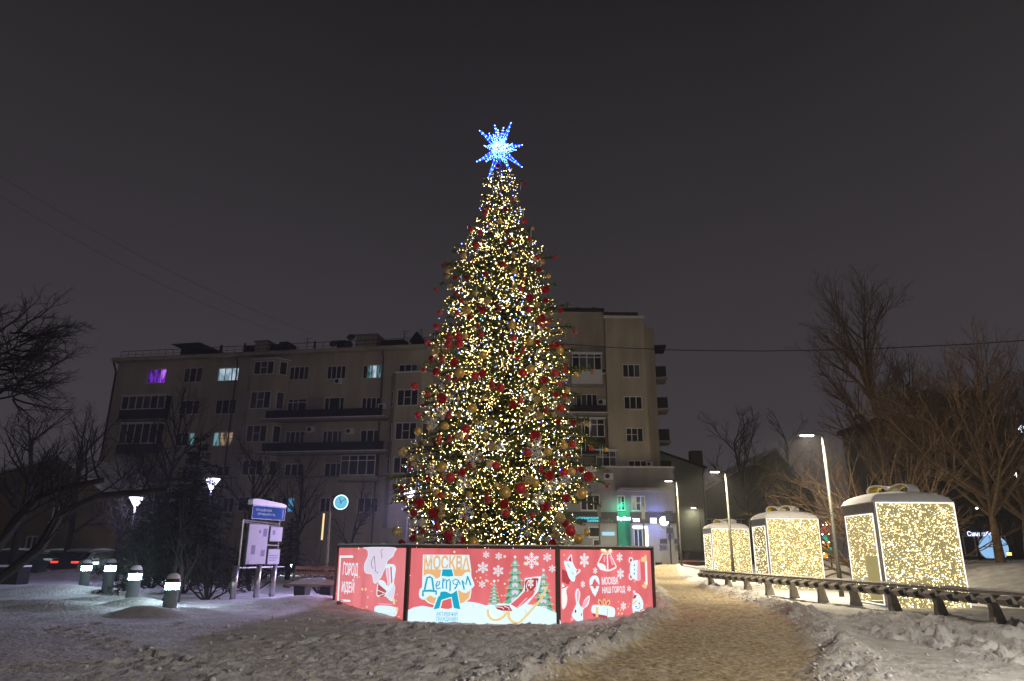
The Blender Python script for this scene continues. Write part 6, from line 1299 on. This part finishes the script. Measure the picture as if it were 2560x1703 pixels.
# ------------------------------------------------------------------ parked cars
M['car_dark'] = mat('dark car paint', (.03, .03, .04), .25, .4, .1, coat=.5); M['car_plum'] = mat('plum car paint', (.10, .07, .09), .3, .3, .1, coat=.5); M['tail'] = glow('lit tail lamp', (1.0, .03, .02), 3.0); M['tyre'] = mat('tyre rubber', (.02, .02, .02), .85)
def car(x, y, rz, label, m, lit=False, snow=True, hscale=1.0):
    t = thing('parked_car', label, 'car', (x, y, hz(x, y) - .03), rz, 'parked cars'); W = 1.75
    out = [(-2.1, .32), (2.1, .32), (2.16, .55), (2.1, .78), (1.2, .92), (.55, 1.38 * hscale), (-1.15, 1.42 * hscale), (-1.75, 1.0), (-2.12, .92)]
    g = MB(); o = smooth_loop(out, 3); g.prism(o, (0, W / 2, 0), (1, 0, 0), (0, 0, 1), (0, -1, 0), W); obj('body', g, m, t)
    for s_ in (-1, 1):
        g = MB(); g.prism([(-1.3, .96), (.95, .95), (.48, 1.30 * hscale), (-1.05, 1.33 * hscale)], (0, s_ * (W / 2 + .006), 0), (1, 0, 0), (0, 0, 1), (0, -s_, 0), .03); obj('side_window', g, M['glass_dark'], t)
        for wx in (-1.3, 1.32):
            g = MB().lathe([(.001, -.1), (.2, -.1), (.31, -.08), (.32, .08), (.2, .1), (.001, .1)], 18, (wx, s_ * (W / 2 - .08), .31), Matrix.Rotation(R(90), 3, 'X')); wh = obj('wheel', g, M['tyre'], t); g = MB().lathe([(.001, .105), (.19, .104)], 14, (wx, s_ * (W / 2 - .08), .31), Matrix.Rotation(R(90 * s_), 3, 'X')); obj('rim', g, M['steel'], wh)
        g = MB(); g.box((-2.19, s_ * .62, .80), (.10, .40, .16)); obj('tail_light', g, M['tail'] if lit else mat('unlit tail lamp', (.2, .01, .01), .3), t)
        g = MB(); g.box((2.17, s_ * .62, .66), (.08, .34, .13)); obj('headlight', g, M['steel'], t)
    g = MB(); g.quad((-1.86, -.62, 1.02), (-1.86, .62, 1.02), (-1.28, .58, 1.36 * hscale), (-1.28, -.58, 1.36 * hscale)); g.v = [(a - .035, b2, c + .03) for a, b2, c in g.v]; obj('rear_window', g, M['glass_dark'], t)
    if snow:
        g = MB(); g.prism(smooth_loop([(-1.3, 1.36 * hscale), (.6, 1.34 * hscale), (.5, 1.47 * hscale), (-.3, 1.56 * hscale), (-1.1, 1.5 * hscale)], 3), (0, .74, 0), (1, 0, 0), (0, 0, 1), (0, -1, 0), 1.48); obj('roof_snow', g, M['snowcap'], t)
        g = MB(); g.prism(smooth_loop([(1.15, .93), (2.1, .79), (2.0, .92), (1.3, 1.02)], 3), (0, .8, 0), (1, 0, 0), (0, 0, 1), (0, -1, 0), 1.6); obj('bonnet_snow', g, M['snowcap'], t)
p = at_y(238, 1405, 41); car(p.x, 41, R(80), 'dark parked car with glowing red tail lights', M['car_dark'], lit=True)
p = at_y(72, 1400, 42); car(p.x, 42, R(8), 'snow covered parked car below the ochre house', M['car_dark'])
p = at_y(175, 1400, 45); car(p.x, 45, R(20), 'snowy plum parked car behind the farthest bollard', M['car_plum'])
p = at_y(1742, 1385, 71); car(p.x, 71, R(10), 'plum van-like car parked beside the pale green wing', M['car_plum'], snow=False, hscale=1.25)

# ------------------------------------------------------------------ small things beyond the path
lw = thing('low_wall', 'low dark planter wall with snowy top in front of the corner shops', 'wall', (18, 67, 0)); lw['kind'] = 'thing'
a, b2 = at_y(1652, 1400, 67), at_y(1775, 1402, 67)
g = MB(); g.box(((a.x + b2.x) / 2, 67, .35), (b2.x - a.x, .5, .9)); obj('wall_body', g, M['metal_dark'], lw, world=True); g = MB(); g.box(((a.x + b2.x) / 2, 67, .84), (b2.x - a.x + .05, .56, .07)); obj('snow_top', g, M['snowcap'], lw, world=True)
bz = thing('red_barrier', 'low red pedestrian barrier half sunk in the snow heap', 'barrier', (at_y(1700, 1412, 64).x, 64, 0))
M['red_paint'] = mat('faded red paint', (.30, .035, .03), .5); x0 = bz.location.x
g = MB(); g.tube([(x0 - 1.0, 64, 0), (x0 - 1.0, 64, .95), (x0 + 1.6, 64, .95), (x0 + 1.6, 64, 0)], .04, 6); obj('barrier_frame', g, M['red_paint'], bz, world=True)
g = MB(); g.box((x0 - .2, 64, .55), (1.4, .03, .55)); obj('barrier_panel', g, M['red_paint'], bz, world=True)
for k in range(9): g = MB(); g.tube([(x0 + .6 + k * .12, 64, .2), (x0 + .6 + k * .12, 64, .95)], .015, 4); obj('barrier_bar', g, M['red_paint'], bz, world=True)
p = at_y(1647, 1412, 63.0 - 1.2); g = MB(); g.lathe([(.001, -.1), (.22, -.1), (.26, .75), (.28, .78), (.2, .8), (.001, .72)], 14); bn = tag(obj('litter_bin', g, M['black'], loc=(p.x, 61.8, hz(p.x, 61.8))), 'small black litter bin outside the lit shop door', 'bin'); g = MB(); g.lathe([(.30, .80), (.31, .84), (.24, .86)], 14); obj('bin_rim', g, M['metal_grey'], bn)
# signposts in front of the shops
for px, y0, y1, Y, lb in ((1497, 1262, 1385, 60, 'slim dark pole before the cyan shop lettering'), (1607, 1268, 1390, 60, 'slim pole in front of the bright shop door')):
    a = at_y(px, y0, Y); g = MB(); g.tube([(a.x, Y, -.2), (a.x, Y, a.z)], .07, 6); t = tag(obj('signpost', g, M['metal_grey']), lb, 'pole'); g = MB(); g.box((a.x, Y - .1, a.z - .5), (.3, .06, 1.0)); obj('plate', g, M['metal_grey'], t)
p = at_y(1690, 1352, 62.5); g = MB(); g.tube([(p.x - .5, 62.5, 0), (p.x - .5, 62.5, 5.0)], .05, 6); t = tag(obj('signpost', g, M['metal_dark']), 'dark pole with square plates beside the street lamp at the snow heap', 'pole')
for dx, z, w_, h_ in ((-.5, 4.6, .7, .9), (-.5, 3.4, .6, .5), (-1.1, 2.5, .6, .4), (.1, 2.5, .55, .4)): g = MB(); g.box((p.x + dx, 62.4, z), (w_, .05, h_)); obj('plate', g, mat('blue grey plate', (.05, .06, .12), .5), t)
# arch of coloured balls between the boxes
arch = thing('ball_arch', 'festive arch of glowing green, red and orange balls between the gift boxes', 'arch', (at_y(2072, 1400, 46).x, 46, 0))
cols = {'g': glow('green ball', (.0, .55, .36), .85), 'r': glow('red ball', (.75, .03, .04), .9), 'o': glow('orange ball', (1.0, .36, .03), 1.0)}
for px, py, rpx, k in ((2062, 1324, 8.5, 'r'), (2064, 1347, 8, 'g'), (2064, 1364, 7.5, 'o'), (2076, 1378, 9, 'g'), (2089, 1290, 8.5, 'g'), (2090, 1311, 7.5, 'g'), (2075, 1306, 7, 'o'), (2062, 1390, 7, 'o')):
    p = at_y(px, py, 46); g = MB().sphere(p, rpx / FPX * 47, 14, 10); obj('ball', g, cols[k], arch, world=True, smooth=True)
a, b2 = at_y(2066, 1300, 46.4), at_y(2092, 1276, 46.4); g = MB(); g.tube([(a.x, 46.4, 0), (a.x, 46.4, a.z), (b2.x, 46.4, b2.z + .2), (b2.x + 2.2, 46.4, b2.z + .3), (b2.x + 3.2, 46.4, a.z), (b2.x + 3.2, 46.4, 0)], .05, 6); obj('arch_frame', g, M['metal_dark'], arch, world=True)
P_ = []
for px, py in ((2058, 1312), (2066, 1312), (2072, 1335), (2056, 1336), (2058, 1356), (2072, 1356), (2060, 1372), (2071, 1371), (2060, 1384), (2096, 1300), (2082, 1300), (2096, 1321), (2084, 1321), (2089, 1277), (2066, 1306), (2068, 1396), (2057, 1397), (2088, 1330)): P_.append(tuple(at_y(px, py, 45.7)))
gl = MB()
for p in P_: gl.add([Vector(p) + Vector(q) * .05 for q in ((1, 0, 0), (-1, 0, 0), (0, 1, 0), (0, -1, 0), (0, 0, 1), (0, 0, -1))], ((0, 2, 4), (2, 1, 4), (1, 3, 4), (3, 0, 4), (2, 0, 5), (1, 2, 5), (3, 1, 5), (0, 3, 5)))
tag(obj('arch_lights', gl, M['bulb_warm'], arch, world=True), kind='stuff')
# cafe kiosk with lettering, glowing globe, small lanterns
kx = at_y(2452, 1360, 58).x; kz = hz(kx, 58); kiosk = thing('cafe_kiosk', 'dark cafe kiosk with glowing white name lettering behind the bare trunks', 'kiosk', (kx, 58, kz))
g = MB(); g.box((kx, 60, kz + 1.5), (6.0, 3, 3.4)); obj('kiosk_body', g, mat('dark kiosk cladding', (.02, .022, .035), .6), kiosk, world=True)
g = MB(); g.box((kx, 60, kz + 3.35), (6.4, 3.6, .22)); obj('kiosk_roof', g, M['roof_dark'], kiosk, world=True)
KF = Facade(kiosk, (kx - 3, 58.45), (kx + 3, 58.45), kz, kz + 3.2)
for k in range(4): KF.window(.6 + k * 1.25, 1.6 + k * 1.25, kz + .3, kz + 1.9, cols=1, panes=[gd], sill=False, off=.02, hole=False)
a, b2 = at_y(2417, 1340, 58.4), at_y(2487, 1329, 58.4); p2, fs = text_mb('Синнабон', b2.x - a.x, b2.z - a.z, .012); g = MB(); g.add([(a.x + u_, 58.3, a.z + v_) for u_, v_ in p2], fs); obj('kiosk_lettering', g, glow('blue white lettering', (.62, .70, 1.0), 2.6), kiosk, world=True)
gp = at_y(2484, 1370, 43); g = MB().sphere((0, 0, 0), 28.5 / FPX * 45, 32, 20); gz = hz(gp.x, 43); glo = tag(obj('glow_globe', g, glow('pale blue globe', (.30, .58, .92), .95), loc=gp, smooth=True), 'big pale blue glowing globe standing on the snow bank', 'globe lamp')
g = MB().lathe([(.001, -.72), (.45, -.72), (.45, -.55), (.001, -.55)], 20); obj('base', g, M['metal_dark'], glo)
for px, py, Y, lb in ((2500, 1396, 40.5, 'small warm lantern at the foot of the blue globe'), (2523, 1385, 41.5, 'small amber lantern to the right of the blue globe')):
    p = at_y(px, py, Y); t = thing('ground_lantern', lb, 'lantern', (p.x, Y, hz(p.x, Y))); z = max(p.z - t.location.z, .12); g = MB(); g.box((0, 0, z), (.16, .16, .16)); obj('lantern_glass', g, glow('amber lantern', (1.0, .50, .10), 4.0), t); g = MB(); g.box((0, 0, z + .1), (.2, .2, .03)); g.box((0, 0, z - .1), (.2, .2, .03)); g.tube([(0, 0, -.1), (0, 0, z - .1)], .03, 5); obj('lantern_frame', g, M['metal_dark'], t)
for px, py, Y, s_, c, lb in ((2556, 1073, 75, .55, (.75, .85, 1.0), 'bright blue white floodlight at the right edge'), (2537, 1188, 62, .28, (1.0, .85, .75), 'small distant lamp glowing below the floodlight'), (2440, 1271, 55, .10, (1.0, .95, .9), 'tiny distant lamp beside the bare trunk')):
    p = at_y(px, py, Y); t = thing('distant_lamp', lb, 'lamp', (p.x, Y, 0)); g = MB(); g.tube([(p.x, Y, 0), (p.x, Y, p.z)], .07, 6); obj('pole', g, M['metal_dark'], t, world=True); g = MB().sphere((p.x, Y - .1, p.z), s_, 14, 8, (1, .6, .7)); obj('lamp_globe', g, glow('distant lamp glow', c, 6.0), t, world=True)
# planter and scrap at the left and by the fence
p = at_y(15, 1430, 32); pl = thing('planter_box', 'dark planter box with a snowy rim at the left edge', 'planter', (p.x, 32, hz(p.x, 32))); g = MB(); g.box((0, 0, .3), (1.6, .8, .8)); obj('planter_body', g, M['metal_dark'], pl); g = MB(); g.box((0, 0, .73), (1.62, .82, .07)); obj('planter_snow', g, M['snowcap'], pl)
p = on_plane(861, 1514, corn[7], PAN[7][0].n); q = p + PAN[7][0].n * .12; g = MB(); g.prism([(-.07, -.12), (.10, -.12), (.08, .10), (.03, .06), (-.01, .13), (-.06, .11)], (0, 0, 0), (.75, -.66, 0), (0, 0, 1), (-.6, -.7, 0), .09); sc_ = tag(obj('red_scrap', g, M['red_paint'], loc=q), 'small dark red scrap stuck in the snow against the fence panel', 'scrap'); g = MB(); g.box((.02, -.03, .13), (.1, .06, .025)); obj('scrap_snow', g, M['snowcap'], sc_)
# overhead wires
def wire(pts, r_, label):
    g = MB(); Q = smooth_loop([(0, 0)], 1) if False else None; P_ = [Vector(p) for p in pts]; out = []
    for i in range(len(P_) - 1):
        for t in np.linspace(0, 1, 10, endpoint=False): out.append(P_[i].lerp(P_[i + 1], t))
    g.tube(out + [P_[-1]], r_, 4); tag(obj('overhead_wire', g, M['black']), label, 'wire')
def sagwire(a, b2, sag, r_, label):
    a, b2 = Vector(a), Vector(b2); wire([a.lerp(b2, t) - Vector((0, 0, sag * 4 * t * (1 - t))) for t in np.linspace(0, 1, 7)], r_, label)
sagwire(at_y(1380, 858, 64.5), at_y(2750, 838, 40), .9, .035, 'dark overhead wire crossing from the tower to the right edge')
sagwire(at_y(-60, 405, 40), at_y(790, 838, 60), .8, .007, 'upper faint wire slanting down to the wing roof'); sagwire(at_y(-60, 455, 40), at_y(700, 832, 60), .8, .007, 'lower faint wire slanting down to the wing roof')
sagwire(at_y(-60, 1100, 45), at_y(285, 970, 66), .5, .007, 'faint wire running up to the end of the apartment wing')
# ------------------------------------------------------------------ frosty night air
g = MB(); g.box((0, 106, 16.0), (372, 300, 36.5))
hm = bpy.data.materials.new('frosty air'); hm.use_nodes = True; hn = hm.node_tree; hn.nodes.clear()
ho = hn.nodes.new('ShaderNodeOutputMaterial'); hv = hn.nodes.new('ShaderNodeVolumePrincipled'); hv.inputs['Density'].default_value = .0013; hv.inputs['Color'].default_value = (.9, .9, .95, 1); hv.inputs['Anisotropy'].default_value = .35
hn.links.new(hv.outputs[0], ho.inputs['Volume'])
tag(obj('haze', g, hm), 'thin frosty haze in the night air over the park', kind='stuff')
